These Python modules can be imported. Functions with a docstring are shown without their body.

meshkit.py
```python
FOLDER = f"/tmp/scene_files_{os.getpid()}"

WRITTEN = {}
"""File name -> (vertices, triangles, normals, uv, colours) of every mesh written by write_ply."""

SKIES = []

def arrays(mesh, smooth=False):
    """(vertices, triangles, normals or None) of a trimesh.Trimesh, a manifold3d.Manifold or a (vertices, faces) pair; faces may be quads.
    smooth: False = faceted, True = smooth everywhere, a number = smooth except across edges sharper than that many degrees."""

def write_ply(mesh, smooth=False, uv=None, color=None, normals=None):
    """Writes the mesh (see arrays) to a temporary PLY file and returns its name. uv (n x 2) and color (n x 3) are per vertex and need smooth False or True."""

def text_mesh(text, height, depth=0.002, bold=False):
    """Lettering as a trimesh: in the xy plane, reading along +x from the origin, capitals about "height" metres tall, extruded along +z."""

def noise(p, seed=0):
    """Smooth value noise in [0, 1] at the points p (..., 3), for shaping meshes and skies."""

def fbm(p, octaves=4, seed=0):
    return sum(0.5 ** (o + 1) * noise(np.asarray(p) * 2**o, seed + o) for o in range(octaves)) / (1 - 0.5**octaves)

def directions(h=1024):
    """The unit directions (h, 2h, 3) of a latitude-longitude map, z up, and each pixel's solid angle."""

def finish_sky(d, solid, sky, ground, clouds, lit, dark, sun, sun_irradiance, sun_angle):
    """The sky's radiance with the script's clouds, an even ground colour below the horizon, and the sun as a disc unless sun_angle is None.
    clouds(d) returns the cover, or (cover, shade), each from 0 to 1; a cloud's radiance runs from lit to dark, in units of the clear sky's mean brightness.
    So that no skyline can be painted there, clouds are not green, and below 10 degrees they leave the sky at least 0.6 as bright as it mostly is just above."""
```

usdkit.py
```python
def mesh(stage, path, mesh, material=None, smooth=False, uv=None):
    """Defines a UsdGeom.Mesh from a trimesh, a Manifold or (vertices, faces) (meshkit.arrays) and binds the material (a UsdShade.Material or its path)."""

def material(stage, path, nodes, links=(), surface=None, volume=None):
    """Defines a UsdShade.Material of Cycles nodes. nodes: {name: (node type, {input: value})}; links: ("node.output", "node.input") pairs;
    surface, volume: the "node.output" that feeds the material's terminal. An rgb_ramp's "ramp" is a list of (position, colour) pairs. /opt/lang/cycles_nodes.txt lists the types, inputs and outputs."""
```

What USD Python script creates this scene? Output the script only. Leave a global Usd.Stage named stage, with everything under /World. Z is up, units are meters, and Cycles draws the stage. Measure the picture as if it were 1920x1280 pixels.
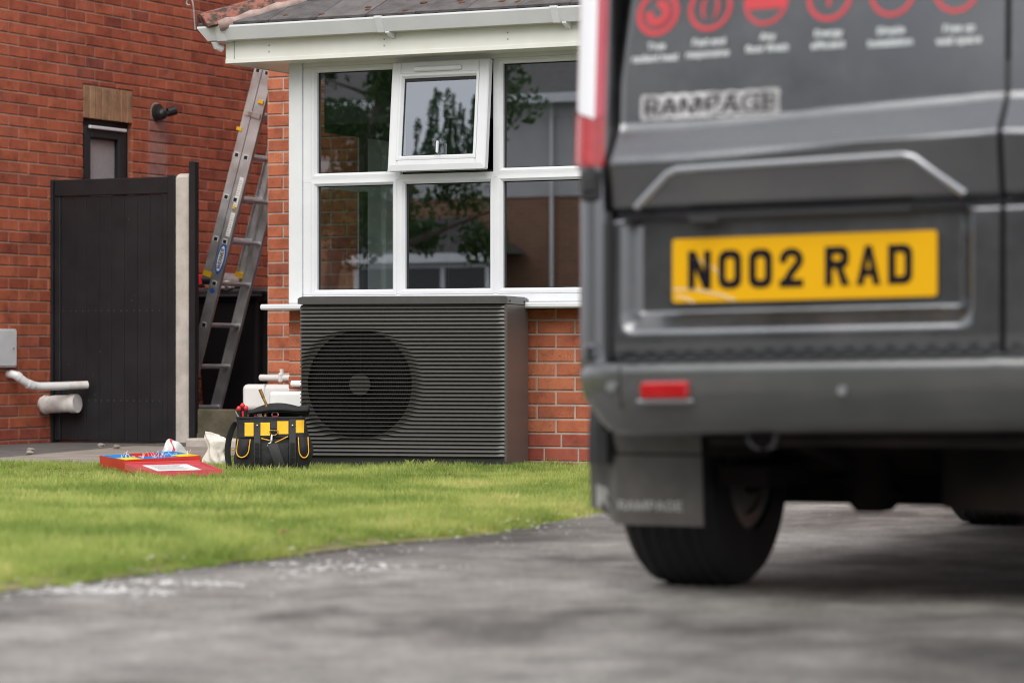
import math, random
import numpy as np
import trimesh, usdkit, meshkit
import shapely
from shapely.geometry import Polygon, LineString, Point, box as sbox
from shapely.ops import unary_union
from pxr import Usd, UsdGeom, UsdLux, UsdShade, Gf, Sdf, Vt

# ---------------------------------------------------------------- camera, sky, sun, exposure
TH = math.radians(26.5)            # the camera looks this far to the left of the house's own depth axis
S, C = math.sin(TH), math.cos(TH)
CAM_H = 0.58
EXPOSURE = 0.98
SKY_STRENGTH = 0.112
SUN_INTENSITY, SUN_ANGLE, SUN_ELEV, SUN_AZ = 0.34, 50.0, math.radians(44), (0.22, -0.95)
FSTOP, FOCUS = 3.3, 15.6

stage = Usd.Stage.CreateInMemory()
UsdGeom.SetStageUpAxis(stage, "Z"); UsdGeom.SetStageMetersPerUnit(stage, 1.0)
UsdGeom.Xform.Define(stage, "/World"); UsdGeom.Scope.Define(stage, "/World/Looks")
cam = UsdGeom.Camera.Define(stage, "/World/camera")
cam.CreateHorizontalApertureAttr(36.0); cam.CreateVerticalApertureAttr(24.0)
cam.CreateFocalLengthAttr(105.0); cam.CreateVerticalApertureOffsetAttr(0.375)
cam.CreateFStopAttr(FSTOP); cam.CreateFocusDistanceAttr(FOCUS)
cam.CreateClippingRangeAttr((0.1, 2000.0)); cam.CreateExposureAttr(EXPOSURE)
m4 = Gf.Matrix4d(C, S, 0, 0, 0, 0, 1, 0, S, -C, 0, 0, 0, 0, CAM_H, 1)
cam.AddTransformOp().Set(m4)

sx, sy = SUN_AZ; L_ = math.hypot(sx, sy); sx, sy = sx / L_, sy / L_
SUN_ROT = math.atan2(sx, sy)
dome = UsdLux.DomeLight.Define(stage, "/World/sky")
sky = usdkit.material(stage, "/World/Looks/sky_look", {
    "sky": ("sky_texture", {"sky_type": "single_scattering", "sun_disc": False, "sun_elevation": SUN_ELEV, "sun_rotation": SUN_ROT, "aerosol_density": 2.0}),
    "tc": ("texture_coordinate", {}),
    "n": ("noise_texture", {"scale": 2.2, "detail": 5.0, "roughness": 0.55}),
    "r": ("rgb_ramp", {"ramp": [(0.0, (0.80,) * 3), (0.40, (0.86,) * 3), (0.62, (1.0,) * 3)]}),
    "n2": ("noise_texture", {"scale": 3.1, "detail": 4.0}),
    "c": ("rgb_ramp", {"ramp": [(0.3, (4.9, 5.0, 5.3)), (0.7, (6.7, 6.75, 6.95))]}),
    "m": ("mix", {}), "b": ("background_shader", {"strength": SKY_STRENGTH})},
    [("tc.generated", "n.vector"), ("tc.generated", "n2.vector"), ("n.fac", "r.fac"), ("n2.fac", "c.fac"), ("r.color", "m.fac"), ("sky.color", "m.color1"), ("c.color", "m.color2"), ("m.color", "b.color")], surface="b.background")
UsdShade.MaterialBindingAPI.Apply(dome.GetPrim()).Bind(sky)
dome.GetPrim().SetCustomDataByKey("kind", "structure")
sun = UsdLux.DistantLight.Define(stage, "/World/sun")
sun.CreateIntensityAttr(SUN_INTENSITY); sun.CreateAngleAttr(SUN_ANGLE); sun.CreateNormalizeAttr(True); sun.CreateColorAttr(Gf.Vec3f(1.0, 0.96, 0.90))
dz = np.array([sx * math.cos(SUN_ELEV), sy * math.cos(SUN_ELEV), math.sin(SUN_ELEV)])
ax = np.cross([0, 0, 1], dz); ax /= np.linalg.norm(ax); ay = np.cross(dz, ax)
sun.AddTransformOp().Set(Gf.Matrix4d(*ax, 0, *ay, 0, *dz, 0, 0, 0, 30, 1))

# ---------------------------------------------------------------- helpers
rng = np.random.default_rng(7); random.seed(7)
used = {}
def uniq(parent, name):
    k = (parent, name); n = used.get(k, 0); used[k] = n + 1
    return f"{parent}/{name}" if n == 0 else f"{parent}/{name}_{n:03d}"
def tag(p, label=None, cat=None, group=None, kind=None):
    for k, v in (("label", label), ("category", cat), ("group", group), ("kind", kind)):
        if v: p.SetCustomDataByKey(k, v)
    return p
def thing(name, label, cat, loc=(0, 0, 0), rz=0.0, group=None, kind=None):
    x = UsdGeom.Xform.Define(stage, uniq("/World", name))
    x.AddTranslateOp().Set(Gf.Vec3d(*map(float, loc)))
    if rz: x.AddRotateZOp().Set(float(rz))
    return str(tag(x.GetPrim(), label, cat, group, kind).GetPath())
def part(parent, name, mesh, mat, smooth=False, label=None, kind=None):
    path = uniq(parent, name)
    m = usdkit.mesh(stage, path, mesh, mat, smooth=smooth)
    tag(m.GetPrim(), label, None, None, kind)
    return path
def one(name, mesh, mat, label, cat, smooth=False, group=None, kind=None):
    p = part("/World", name, mesh, mat, smooth)
    tag(stage.GetPrimAtPath(p), label, cat, group, kind); return p
def cat(ms): return trimesh.util.concatenate([m for m in ms if m is not None])
def T(v, f): return trimesh.Trimesh(np.asarray(v, float), np.asarray(f, int), process=False)
def quads(v, q):
    q = np.asarray(q, int); return T(v, np.vstack([q[:, [0, 1, 2]], q[:, [0, 2, 3]]]))
def bx(x0, x1, y0, y1, z0, z1):
    m = trimesh.creation.box([abs(x1 - x0), abs(y1 - y0), abs(z1 - z0)]); m.apply_translation([(x0 + x1) / 2, (y0 + y1) / 2, (z0 + z1) / 2]); return m
def rb(x0, x1, y0, y1, z0, z1, r=0.005):
    x0, x1 = sorted((x0, x1)); y0, y1 = sorted((y0, y1)); z0, z1 = sorted((z0, z1))
    r = min(r, (x1 - x0) * .45, (y1 - y0) * .45, (z1 - z0) * .45)
    p = []
    for x, dx in ((x0, r), (x1, -r)):
        for y, dy in ((y0, r), (y1, -r)):
            for z, dz_ in ((z0, r), (z1, -r)):
                p += [(x + dx, y + dy, z), (x + dx, y, z + dz_), (x, y + dy, z + dz_)]
    return trimesh.convex.convex_hull(np.array(p))
def xf(m, loc=(0, 0, 0), rz=0, ry=0, rx=0):
    m = m.copy(); R = trimesh.transformations.euler_matrix(rx, ry, rz, "sxyz"); R[:3, 3] = loc; m.apply_transform(R); return m
def tube(pts, r, n=8, closed=False, cap=True):
    P = np.asarray(pts, float); k = len(P)
    rr = np.broadcast_to(np.asarray(r, float), (k,))
    t = np.gradient(P, axis=0) if not closed else np.roll(P, -1, 0) - np.roll(P, 1, 0)
    t /= np.linalg.norm(t, axis=1, keepdims=True) + 1e-12
    a = np.array([0, 0, 1.0]) if abs(t[0][2]) < .9 else np.array([1.0, 0, 0])
    V = []
    for i in range(k):
        u = a - t[i] * (a @ t[i]); u /= np.linalg.norm(u) + 1e-12; w = np.cross(t[i], u); a = u
        for j in range(n):
            q = 2 * math.pi * j / n; V.append(P[i] + rr[i] * (math.cos(q) * u + math.sin(q) * w))
    Fq = []
    for i in range(k if closed else k - 1):
        i2 = (i + 1) % k
        for j in range(n):
            j2 = (j + 1) % n; Fq.append((i * n + j, i * n + j2, i2 * n + j2, i2 * n + j))
    m = quads(V, Fq)
    if cap and not closed:
        f = [(0, j + 1, j) for j in range(1, n - 1)] + [((k - 1) * n, (k - 1) * n + j, (k - 1) * n + j + 1) for j in range(1, n - 1)]
        m = T(m.vertices, np.vstack([m.faces, f]))
    return m
def flat(poly, d):       # polygon in xy, thickness along z
    return cat([trimesh.creation.extrude_polygon(g, d, engine="earcut") for g in getattr(poly, "geoms", [poly])])
def upright(m):          # xy drawing -> xz plane, thickness towards -y
    m = m.copy(); v = m.vertices.copy(); m.vertices = np.stack([v[:, 0], -v[:, 2], v[:, 1]], 1); return m
def grid(nu, nv, fn):
    V = [fn(i / (nu - 1), j / (nv - 1)) for j in range(nv) for i in range(nu)]
    return quads(V, [(j * nu + i, j * nu + i + 1, (j + 1) * nu + i + 1, (j + 1) * nu + i) for j in range(nv - 1) for i in range(nu - 1)])
def loft(rings, cap=True):
    n = len(rings[0]); V = np.vstack(rings); q = []
    for k in range(len(rings) - 1):
        for j in range(n):
            j2 = (j + 1) % n; q.append((k * n + j, k * n + j2, (k + 1) * n + j2, (k + 1) * n + j))
    m = quads(V, q)
    if cap:
        V2 = np.vstack([V, rings[0].mean(0), rings[-1].mean(0)]); a, b = len(V), len(V) + 1; o = (len(rings) - 1) * n
        f = [(a, (j + 1) % n, j) for j in range(n)] + [(b, o + j, o + (j + 1) % n) for j in range(n)]
        m = T(V2, np.vstack([m.faces, f]))
    return m
def sstep(x, a, b):
    t = np.clip((x - a) / (b - a), 0, 1); return t * t * (3 - 2 * t)

LK = "/World/Looks/"
def P(name, c1, c2=None, scale=6.0, rough=.5, metal=0.0, bump=0.0, bscale=60.0, spec=.5, coat=0.0, lo=.35, hi=.65, rough2=None, detail=4.0):
    nodes = {"p": ("principled_bsdf", {"base_color": c1, "roughness": rough, "metallic": metal, "specular_ior_level": spec, "coat_weight": coat, "coat_roughness": .05}), "g": ("geometry", {})}
    links = []
    if c2 is not None:
        nodes["n"] = ("noise_texture", {"scale": scale, "detail": detail, "roughness": .6})
        nodes["r"] = ("rgb_ramp", {"ramp": [(lo, c1), (hi, c2)]})
        links += [("g.position", "n.vector"), ("n.fac", "r.fac"), ("r.color", "p.base_color")]
        if rough2 is not None:
            nodes["mr"] = ("map_range", {"from_min": lo, "from_max": hi, "to_min": rough, "to_max": rough2, "clamp": True}); links += [("n.fac", "mr.value"), ("mr.result", "p.roughness")]
    if bump:
        nodes["bn"] = ("noise_texture", {"scale": bscale, "detail": 4.0, "roughness": .65}); nodes["bp"] = ("bump", {"strength": 1.0, "distance": bump})
        links += [("g.position", "bn.vector"), ("bn.fac", "bp.height"), ("bp.normal", "p.normal")]
    return usdkit.material(stage, LK + name, nodes, links, surface="p.BSDF")

def brick_look(name, ramp, island=False, speck=.5, stain=False, dark=.35, bump=.0012):
    nodes = {"g": ("geometry", {}), "o": ("attribute", {"attribute": "tone"}), "r": ("rgb_ramp", {"ramp": ramp}),
             "n": ("noise_texture", {"scale": 9.0, "detail": 5.0, "roughness": .65}), "nr": ("rgb_ramp", {"ramp": [(.3, (.62,) * 3), (.5, (1.0,) * 3), (.72, (1.22,) * 3)]}),
             "s": ("noise_texture", {"scale": 170.0, "detail": 2.0}), "sr": ("rgb_ramp", {"ramp": [(.30, (1 - speck,) * 3), (.42, (1.0,) * 3)]}),
             "e": ("noise_texture", {"scale": 2.3, "detail": 3.0}), "er": ("rgb_ramp", {"ramp": [(.62, (0,) * 3), (.80, (.14,) * 3)]}),
             "m1": ("mix", {"mix_type": "multiply", "fac": 1.0}), "m2": ("mix", {"mix_type": "multiply", "fac": 1.0}), "m3": ("mix", {"color2": (.42, .33, .29)}),
             "bn": ("noise_texture", {"scale": 110.0, "detail": 4.0, "roughness": .7}), "bp": ("bump", {"distance": bump}),
             "p": ("principled_bsdf", {"roughness": .86, "specular_ior_level": .3})}
    links = [("o.fac", "r.fac"), ("g.position", "n.vector"), ("g.position", "s.vector"), ("g.position", "e.vector"), ("g.position", "bn.vector"),
             ("n.fac", "nr.fac"), ("s.fac", "sr.fac"), ("e.fac", "er.fac"), ("r.color", "m1.color1"), ("nr.color", "m1.color2"), ("m1.color", "m2.color1"), ("sr.color", "m2.color2"),
             ("m2.color", "m3.color1"), ("er.color", "m3.fac"), ("bn.fac", "bp.height"), ("bp.normal", "p.normal")]
    last = "m3.color"
    if stain:            # lime run-off under the wall light: a stain of its own on the bricks
        nodes |= {"x": ("separate_xyz", {}), "y1": ("map_range", {"range_type": "smoothstep", "from_min": 17.36, "from_max": 17.47, "clamp": True}), "y2": ("map_range", {"range_type": "smoothstep", "from_min": 17.60, "from_max": 17.68, "to_min": 1, "to_max": 0, "clamp": True}),
                  "z1": ("map_range", {"range_type": "smoothstep", "from_min": 1.2, "from_max": 1.9, "clamp": True}), "z2": ("map_range", {"range_type": "smoothstep", "from_min": 2.2, "from_max": 2.26, "to_min": 1, "to_max": 0, "clamp": True}),
                  "k1": ("math", {"math_type": "multiply"}), "k2": ("math", {"math_type": "multiply"}), "k3": ("math", {"math_type": "multiply"}), "k4": ("math", {"math_type": "multiply"}), "k5": ("math", {"math_type": "multiply", "value2": .85}), "m4": ("mix", {"color2": (.40, .30, .30)})}
        links += [("g.position", "x.vector"), ("x.y", "y1.value"), ("x.y", "y2.value"), ("x.z", "z1.value"), ("x.z", "z2.value"), ("y1.result", "k1.value1"), ("y2.result", "k1.value2"), ("z1.result", "k2.value1"), ("z2.result", "k2.value2"),
                  ("k1.value", "k3.value1"), ("k2.value", "k3.value2"), ("k3.value", "k4.value1"), ("n.fac", "k4.value2"), ("k4.value", "k5.value1"), ("k5.value", "m4.fac"), ("m3.color", "m4.color1")]
        last = "m4.color"
    links += [(last, "p.base_color")]
    return usdkit.material(stage, LK + name, nodes, links, surface="p.BSDF")

RED = [(0, (.265, .066, .038)), (.15, (.345, .086, .046)), (.5, (.395, .104, .053)), (.8, (.435, .122, .061)), (.93, (.36, .102, .058)), (1, (.25, .072, .050))]
ORG = [(0, (.36, .105, .056)), (.3, (.44, .135, .070)), (.7, (.51, .175, .092)), (.9, (.41, .120, .066)), (1, (.30, .090, .058))]
ENG = [(0, (.31, .076, .050)), (.6, (.37, .092, .058)), (1, (.29, .070, .048))]
M = {}
M["red_brick"] = brick_look("red_brick", RED, stain=True, speck=.35)
M["orange_brick"] = brick_look("orange_brick", ORG, speck=.6)
M["dark_brick"] = brick_look("dark_brick", ENG, speck=.15, bump=.0005)
M["buff_brick"] = brick_look("buff_brick", [(0, (.30, .17, .10)), (.5, (.40, .25, .14)), (1, (.33, .17, .105))], speck=.3)
M["mortar_red"] = P("mortar_red", (.36, .24, .19), (.46, .325, .265), 7, .95, bump=.002, bscale=90)
M["mortar_pale"] = P("mortar_pale", (.36, .30, .26), (.46, .40, .35), 9, .95, bump=.002, bscale=90)
M["upvc"] = P("upvc", (.63, .645, .665), (.67, .685, .70), rough=.28, spec=.5)
M["upvc_cream"] = P("upvc_cream", (.66, .665, .60), (.72, .725, .68), 3, .35)
M["gasket"] = P("gasket", (.012, .011, .013), rough=.6)
M["blind"] = P("blind", (.022, .027, .026), (.03, .034, .034), 4, .9)
M["plaster"] = P("plaster", (.76, .78, .77), rough=.8)
M["room_dark"] = P("room_dark", (.10, .085, .075), (.13, .11, .10), 2, .9)
M["slate_tile"] = P("slate_tile", (.058, .054, .055), (.105, .098, .097), 14, .85, bump=.002, bscale=80)
M["slate_tile_pale"] = P("slate_tile_pale", (.080, .075, .074), (.130, .121, .118), 11, .85, bump=.002, bscale=80)
M["hip_tile"] = P("hip_tile", (.045, .038, .034), (.255, .098, .068), 22, .95, bump=.005, bscale=45, lo=.42, hi=.56)
M["bedding"] = P("bedding", (.27, .19, .17), (.40, .30, .27), 18, .95, bump=.004, bscale=50)
M["moss"] = P("moss", (.07, .035, .018), (.13, .06, .03), 60, .95)
M["iron"] = P("iron", (.22, .18, .175), (.32, .27, .26), 30, .7, .2)
M["gate_black"] = P("gate_black", (.0105, .0105, .0125), (.017, .017, .0195), 5, .50, bump=.0008, bscale=45, spec=.4)
M["speck"] = P("speck", (.10, .10, .10), rough=.6)
M["concrete_post"] = P("concrete_post", (.43, .395, .355), (.56, .52, .475), 9, .92, bump=.003, bscale=70)
M["moss_concrete"] = P("moss_concrete", (.055, .05, .03), (.12, .105, .07), 7, .95, bump=.003, bscale=50)
M["aluminium"] = P("aluminium", (.53, .54, .55), (.66, .67, .68), 7, .42, .85, bump=.0004, bscale=120, rough2=.55)
M["yellow_plastic"] = P("yellow_plastic", (.72, .42, .015), rough=.4)
M["black_plastic"] = P("black_plastic", (.010, .010, .011), rough=.5)
M["bin_black"] = P("bin_black", (.006, .006, .007), (.010, .010, .011), 3, .48, spec=.35)
M["bin_lid"] = P("bin_lid", (.020, .021, .023), (.03, .031, .034), 3, .45)
M["blue_plastic"] = P("blue_plastic", (.02, .06, .38), rough=.35)
M["white_label"] = P("white_label", (.72, .72, .70), rough=.5)
M["grey_print"] = P("grey_print", (.33, .34, .34), rough=.6)
M["blue_label"] = P("blue_label", (.02, .10, .40), rough=.4)
M["white_pvc"] = P("white_pvc", (.74, .74, .73), (.80, .80, .79), 5, .35)
M["old_pvc"] = P("old_pvc", (.50, .45, .43), (.72, .70, .67), 9, .45, lo=.3, hi=.55)
M["meter"] = P("meter", (.60, .61, .63), (.70, .71, .73), 4, .4)
M["pump"] = P("pump", (.064, .062, .059), (.072, .070, .066), 30, .40, .25, spec=.5)
M["pump_side"] = P("pump_side", (.082, .073, .067), (.090, .080, .074), 30, .38, .3)
M["pump_dark"] = P("pump_dark", (.013, .0125, .012), rough=.7)
M["pump_wire"] = P("pump_wire", (.032, .030, .030), rough=.4)
M["pump_hub"] = P("pump_hub", (.085, .085, .080), rough=.6)
M["nylon"] = P("nylon", (.0085, .0085, .0095), (.016, .016, .018), 25, .85, bump=.002, bscale=30)
M["webbing"] = P("webbing", (.018, .018, .019), (.028, .028, .029), 90, .7, bump=.001, bscale=300)
M["bag_yellow"] = P("bag_yellow", (.76, .42, .012), (.82, .48, .02), 20, .7, bump=.001, bscale=60)
M["piping"] = P("piping", (.72, .36, .02), rough=.6)
M["rubber"] = P("rubber", (.009, .009, .009), (.013, .013, .013), 12, .75, spec=.25)
M["red_grip"] = P("red_grip", (.55, .025, .035), rough=.35)
M["brass"] = P("brass", (.42, .27, .10), (.30, .17, .06), 40, .35, .9)
M["steel"] = P("steel", (.60, .58, .55), rough=.3, metal=.9)
M["case_red"] = P("case_red", (.44, .022, .022), (.50, .035, .03), 6, .38)
M["case_lid"] = P("case_lid", (.46, .06, .075), (.52, .09, .10), 5, .28)
M["tray_blue"] = P("tray_blue", (.03, .24, .55), rough=.4)
M["tray_yellow"] = P("tray_yellow", (.75, .58, .02), rough=.4)
M["paper"] = P("paper", (.74, .70, .70), (.80, .77, .77), 30, .7)
M["poly"] = P("poly", (.62, .63, .64), (.80, .80, .80), 14, .3, bump=.004, bscale=25)
M["sack"] = P("sack", (.52, .47, .40), (.70, .66, .60), 12, .7, bump=.006, bscale=22)
M["paint_red"] = P("paint_red", (.55, .03, .05), rough=.4)
M["van_paint"] = P("van_paint", (.138, .143, .151), (.168, .171, .175), 3.0, .19, .95, coat=.3, rough2=.27, spec=.5)
M["van_bumper"] = P("van_bumper", (.105, .109, .109), (.135, .138, .137), 5, .30, .75, coat=.4)
M["van_trim"] = P("van_trim", (.012, .012, .013), rough=.55)
M["under"] = P("under", (.006, .006, .006), (.014, .011, .009), 6, .9, spec=.1)
M["chrome"] = P("chrome", (.36, .37, .385), rough=.25, metal=.8)
M["lamp_clear"] = P("lamp_clear", (.66, .66, .68), rough=.08, coat=1.0)
M["lamp_red"] = P("lamp_red", (.28, .004, .006), (.36, .010, .012), 25, .12, coat=1.0)
M["lamp_inner"] = P("lamp_inner", (.42, .06, .085), rough=.15, coat=1.0)
M["plate_yellow"] = P("plate_yellow", (.61, .325, .002), rough=.5, spec=.15)
M["ink"] = P("ink", (.006, .005, .008), rough=.6, spec=.1)
M["vinyl_red"] = P("vinyl_red", (.50, .045, .055), rough=.35)
M["vinyl_white"] = P("vinyl_white", (.66, .70, .70), rough=.35)
M["badge"] = P("badge", (.55, .545, .55), rough=.4)
M["flap"] = P("flap", (.060, .056, .051), (.095, .089, .081), 8, .42)
M["flap_print"] = P("flap_print", (.34, .34, .32), rough=.5)
M["dark_glass"] = P("dark_glass", (.01, .012, .014), rough=.05)
M["petal"] = P("petal", (.72, .71, .70), rough=.7)
M["dry_leaf"] = P("dry_leaf", (.14, .055, .025), (.22, .10, .05), 30, .8)
M["bark"] = P("bark", (.06, .045, .035), (.12, .09, .07), 8, .95, bump=.01, bscale=15)
M["render_wall"] = P("render_wall", (.46, .455, .45), (.52, .515, .51), 2, .9)
M["lamp_black"] = P("lamp_black", (.014, .014, .015), rough=.45)

M["pane"] = usdkit.material(stage, LK + "pane", {"f": ("fresnel", {"IOR": 3.5}), "ge": ("geometry", {}), "iv": ("math", {"math_type": "subtract", "value1": 1.0}), "k": ("math", {"math_type": "multiply"}), "t": ("transparent_bsdf", {"color": (.76, .80, .785)}), "g": ("glossy_bsdf", {"color": (.93, .965, 1.0), "roughness": 0.0}), "m": ("mix_closure", {})},
    [("ge.backfacing", "iv.value2"), ("f.fac", "k.value1"), ("iv.value", "k.value2"), ("k.value", "m.fac"), ("t.BSDF", "m.closure1"), ("g.BSDF", "m.closure2")], surface="m.closure")
M["frosted"] = P("frosted", (.34, .335, .345), (.40, .395, .405), 40, .35)
M["film"] = usdkit.material(stage, LK + "film", {"t": ("transparent_bsdf", {"color": (.9, .9, .9)}), "p": ("principled_bsdf", {"base_color": (.75, .76, .77), "roughness": .25}), "m": ("mix_closure", {"fac": .72})},
    [("t.BSDF", "m.closure1"), ("p.BSDF", "m.closure2")], surface="m.closure")
def far_brick(name, c1, c2, mo):
    return usdkit.material(stage, LK + name, {"g": ("geometry", {}), "x": ("separate_xyz", {}), "v": ("combine_xyz", {}), "b": ("brick_texture", {"color1": c1, "color2": c2, "mortar": mo, "scale": 1.0, "mortar_size": .006, "brick_width": .225, "row_height": .075}), "p": ("principled_bsdf", {"roughness": .9})},
        [("g.position", "x.vector"), ("x.x", "v.x"), ("x.z", "v.y"), ("v.vector", "b.vector"), ("b.color", "p.base_color")], surface="p.BSDF")
M["far_brick"] = far_brick("far_brick", (.20, .095, .05), (.26, .13, .07), (.28, .22, .17))
def leaf_look(name, ramp, trans=.35, rough=.55, patch=1.0, scale=1.1):
    return usdkit.material(stage, LK + name, {"g": ("geometry", {}), "n": ("noise_texture", {"scale": scale, "detail": 5.0, "roughness": .6}), "r": ("rgb_ramp", {"ramp": ramp}), "a": ("math", {"math_type": "multiply_add", "value2": .55, "value3": -.27}), "ct": ("math", {"math_type": "multiply_add", "value2": patch, "value3": .5 - .5 * patch}), "s": ("math", {"math_type": "add"}),
        "p": ("principled_bsdf", {"roughness": rough, "specular_ior_level": .25}), "t": ("translucent_bsdf", {}), "m": ("mix_closure", {"fac": trans})},
        [("g.position", "n.vector"), ("g.random_per_island", "a.value1"), ("a.value", "s.value1"), ("n.fac", "ct.value1"), ("ct.value", "s.value2"), ("s.value", "r.fac"), ("r.color", "p.base_color"), ("r.color", "t.color"), ("p.BSDF", "m.closure1"), ("t.BSDF", "m.closure2")], surface="m.closure")
M["grass_a"] = leaf_look("grass_a", [(.08, (.20, .29, .060)), (.38, (.38, .46, .115)), (.58, (.52, .54, .185)), (.82, (.66, .57, .31)), (1.0, (.50, .38, .22))], .45, patch=1.9, scale=1.7)
M["grass_b"] = leaf_look("grass_b", [(.08, (.25, .33, .070)), (.36, (.46, .50, .150)), (.58, (.61, .58, .24)), (.82, (.68, .56, .35)), (1.0, (.50, .36, .22))], .45, patch=1.9, scale=1.7)
M["leaf_green"] = leaf_look("leaf_green", [(.2, (.040, .080, .020)), (.5, (.078, .140, .034)), (.8, (.13, .20, .052))], .4)
M["leaf_conifer"] = leaf_look("leaf_conifer", [(.2, (.045, .10, .045)), (.5, (.085, .165, .07)), (.8, (.14, .23, .09))], .35)
# driveway: worn tarmac, paler traffic wear, dark damp patches plus painted van shade, pale grit
M["tarmac"] = usdkit.material(stage, LK + "tarmac", {"g": ("geometry", {}), "mp": ("mapping", {"scale": (1.0, .75, 1.0)}),
    "n": ("noise_texture", {"scale": 1.3, "detail": 7.0, "roughness": .66, "distortion": .25}), "r": ("rgb_ramp", {"ramp": [(.30, (.092, .085, .077)), (.40, (.132, .123, .112)), (.45, (.212, .199, .183)), (.53, (.252, .238, .220)), (.58, (.305, .288, .268)), (.68, (.40, .379, .353))]}),
    "f": ("noise_texture", {"scale": 75.0, "detail": 5.0, "roughness": .85}), "fr": ("rgb_ramp", {"ramp": [(.34, (.40,) * 3), (.5, (.98,) * 3), (.64, (1.55,) * 3)]}), "m": ("mix", {"mix_type": "multiply", "fac": 1.0}),
    "k": ("noise_texture", {"scale": 7.0, "detail": 6.0, "roughness": .75}), "kr": ("rgb_ramp", {"ramp": [(.32, (.60,) * 3), (.5, (.96,) * 3), (.66, (1.28,) * 3)]}), "mk": ("mix", {"mix_type": "multiply", "fac": 1.0}),
    "vo": ("voronoi_texture", {"scale": 38.0}), "vr": ("rgb_ramp", {"ramp": [(.0, (.34,) * 3), (.10, (.22,) * 3), (.14, (0,) * 3)]}), "vm": ("mix", {"mix_type": "add", "fac": .5}),
    "pt": ("vector_math", {"math_type": "distance", "vector2": (-1.35, 5.9, 0.0)}), "ps": ("map_range", {"range_type": "smoothstep", "from_min": .55, "from_max": 1.75, "to_min": 1.0, "to_max": .0, "clamp": True}), "pn": ("rgb_ramp", {"ramp": [(.42, (.95,) * 3), (.62, (.35,) * 3)]}), "pk": ("math", {"math_type": "multiply"}), "pm": ("mix", {"color2": (.050, .047, .044)}),  # dark patch round the van's rear: damp, with van shade painted in
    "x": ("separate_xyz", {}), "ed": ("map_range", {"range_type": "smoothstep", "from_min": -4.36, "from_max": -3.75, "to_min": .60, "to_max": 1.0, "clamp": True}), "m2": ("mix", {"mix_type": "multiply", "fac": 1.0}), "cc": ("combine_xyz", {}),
    "bp": ("bump", {"distance": .004}), "p": ("principled_bsdf", {"roughness": .82, "specular_ior_level": .3})},
    [("g.position", "mp.vector"), ("mp.vector", "n.vector"), ("g.position", "f.vector"), ("g.position", "k.vector"), ("g.position", "vo.vector"), ("n.fac", "r.fac"), ("f.fac", "fr.fac"), ("k.fac", "kr.fac"), ("r.color", "mk.color1"), ("kr.color", "mk.color2"), ("mk.color", "m.color1"), ("fr.color", "m.color2"),
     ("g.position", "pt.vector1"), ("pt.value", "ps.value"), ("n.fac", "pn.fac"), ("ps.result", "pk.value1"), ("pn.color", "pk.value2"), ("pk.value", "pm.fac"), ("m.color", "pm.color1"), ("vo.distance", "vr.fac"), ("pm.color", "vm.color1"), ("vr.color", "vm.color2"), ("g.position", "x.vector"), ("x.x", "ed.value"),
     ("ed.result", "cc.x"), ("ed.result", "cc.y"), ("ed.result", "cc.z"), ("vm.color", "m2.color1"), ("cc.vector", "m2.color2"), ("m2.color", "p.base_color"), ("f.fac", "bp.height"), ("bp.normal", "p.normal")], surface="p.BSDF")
M["soil"] = P("soil", (.13, .12, .05), (.22, .20, .09), 8, .95)
M["path_dark"] = P("path_dark", (.085, .082, .078), (.145, .140, .133), 5, .9, bump=.003, bscale=120)
M["path_slab"] = P("path_slab", (.235, .21, .18), (.32, .29, .255), 5, .92, bump=.003, bscale=90)
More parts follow.
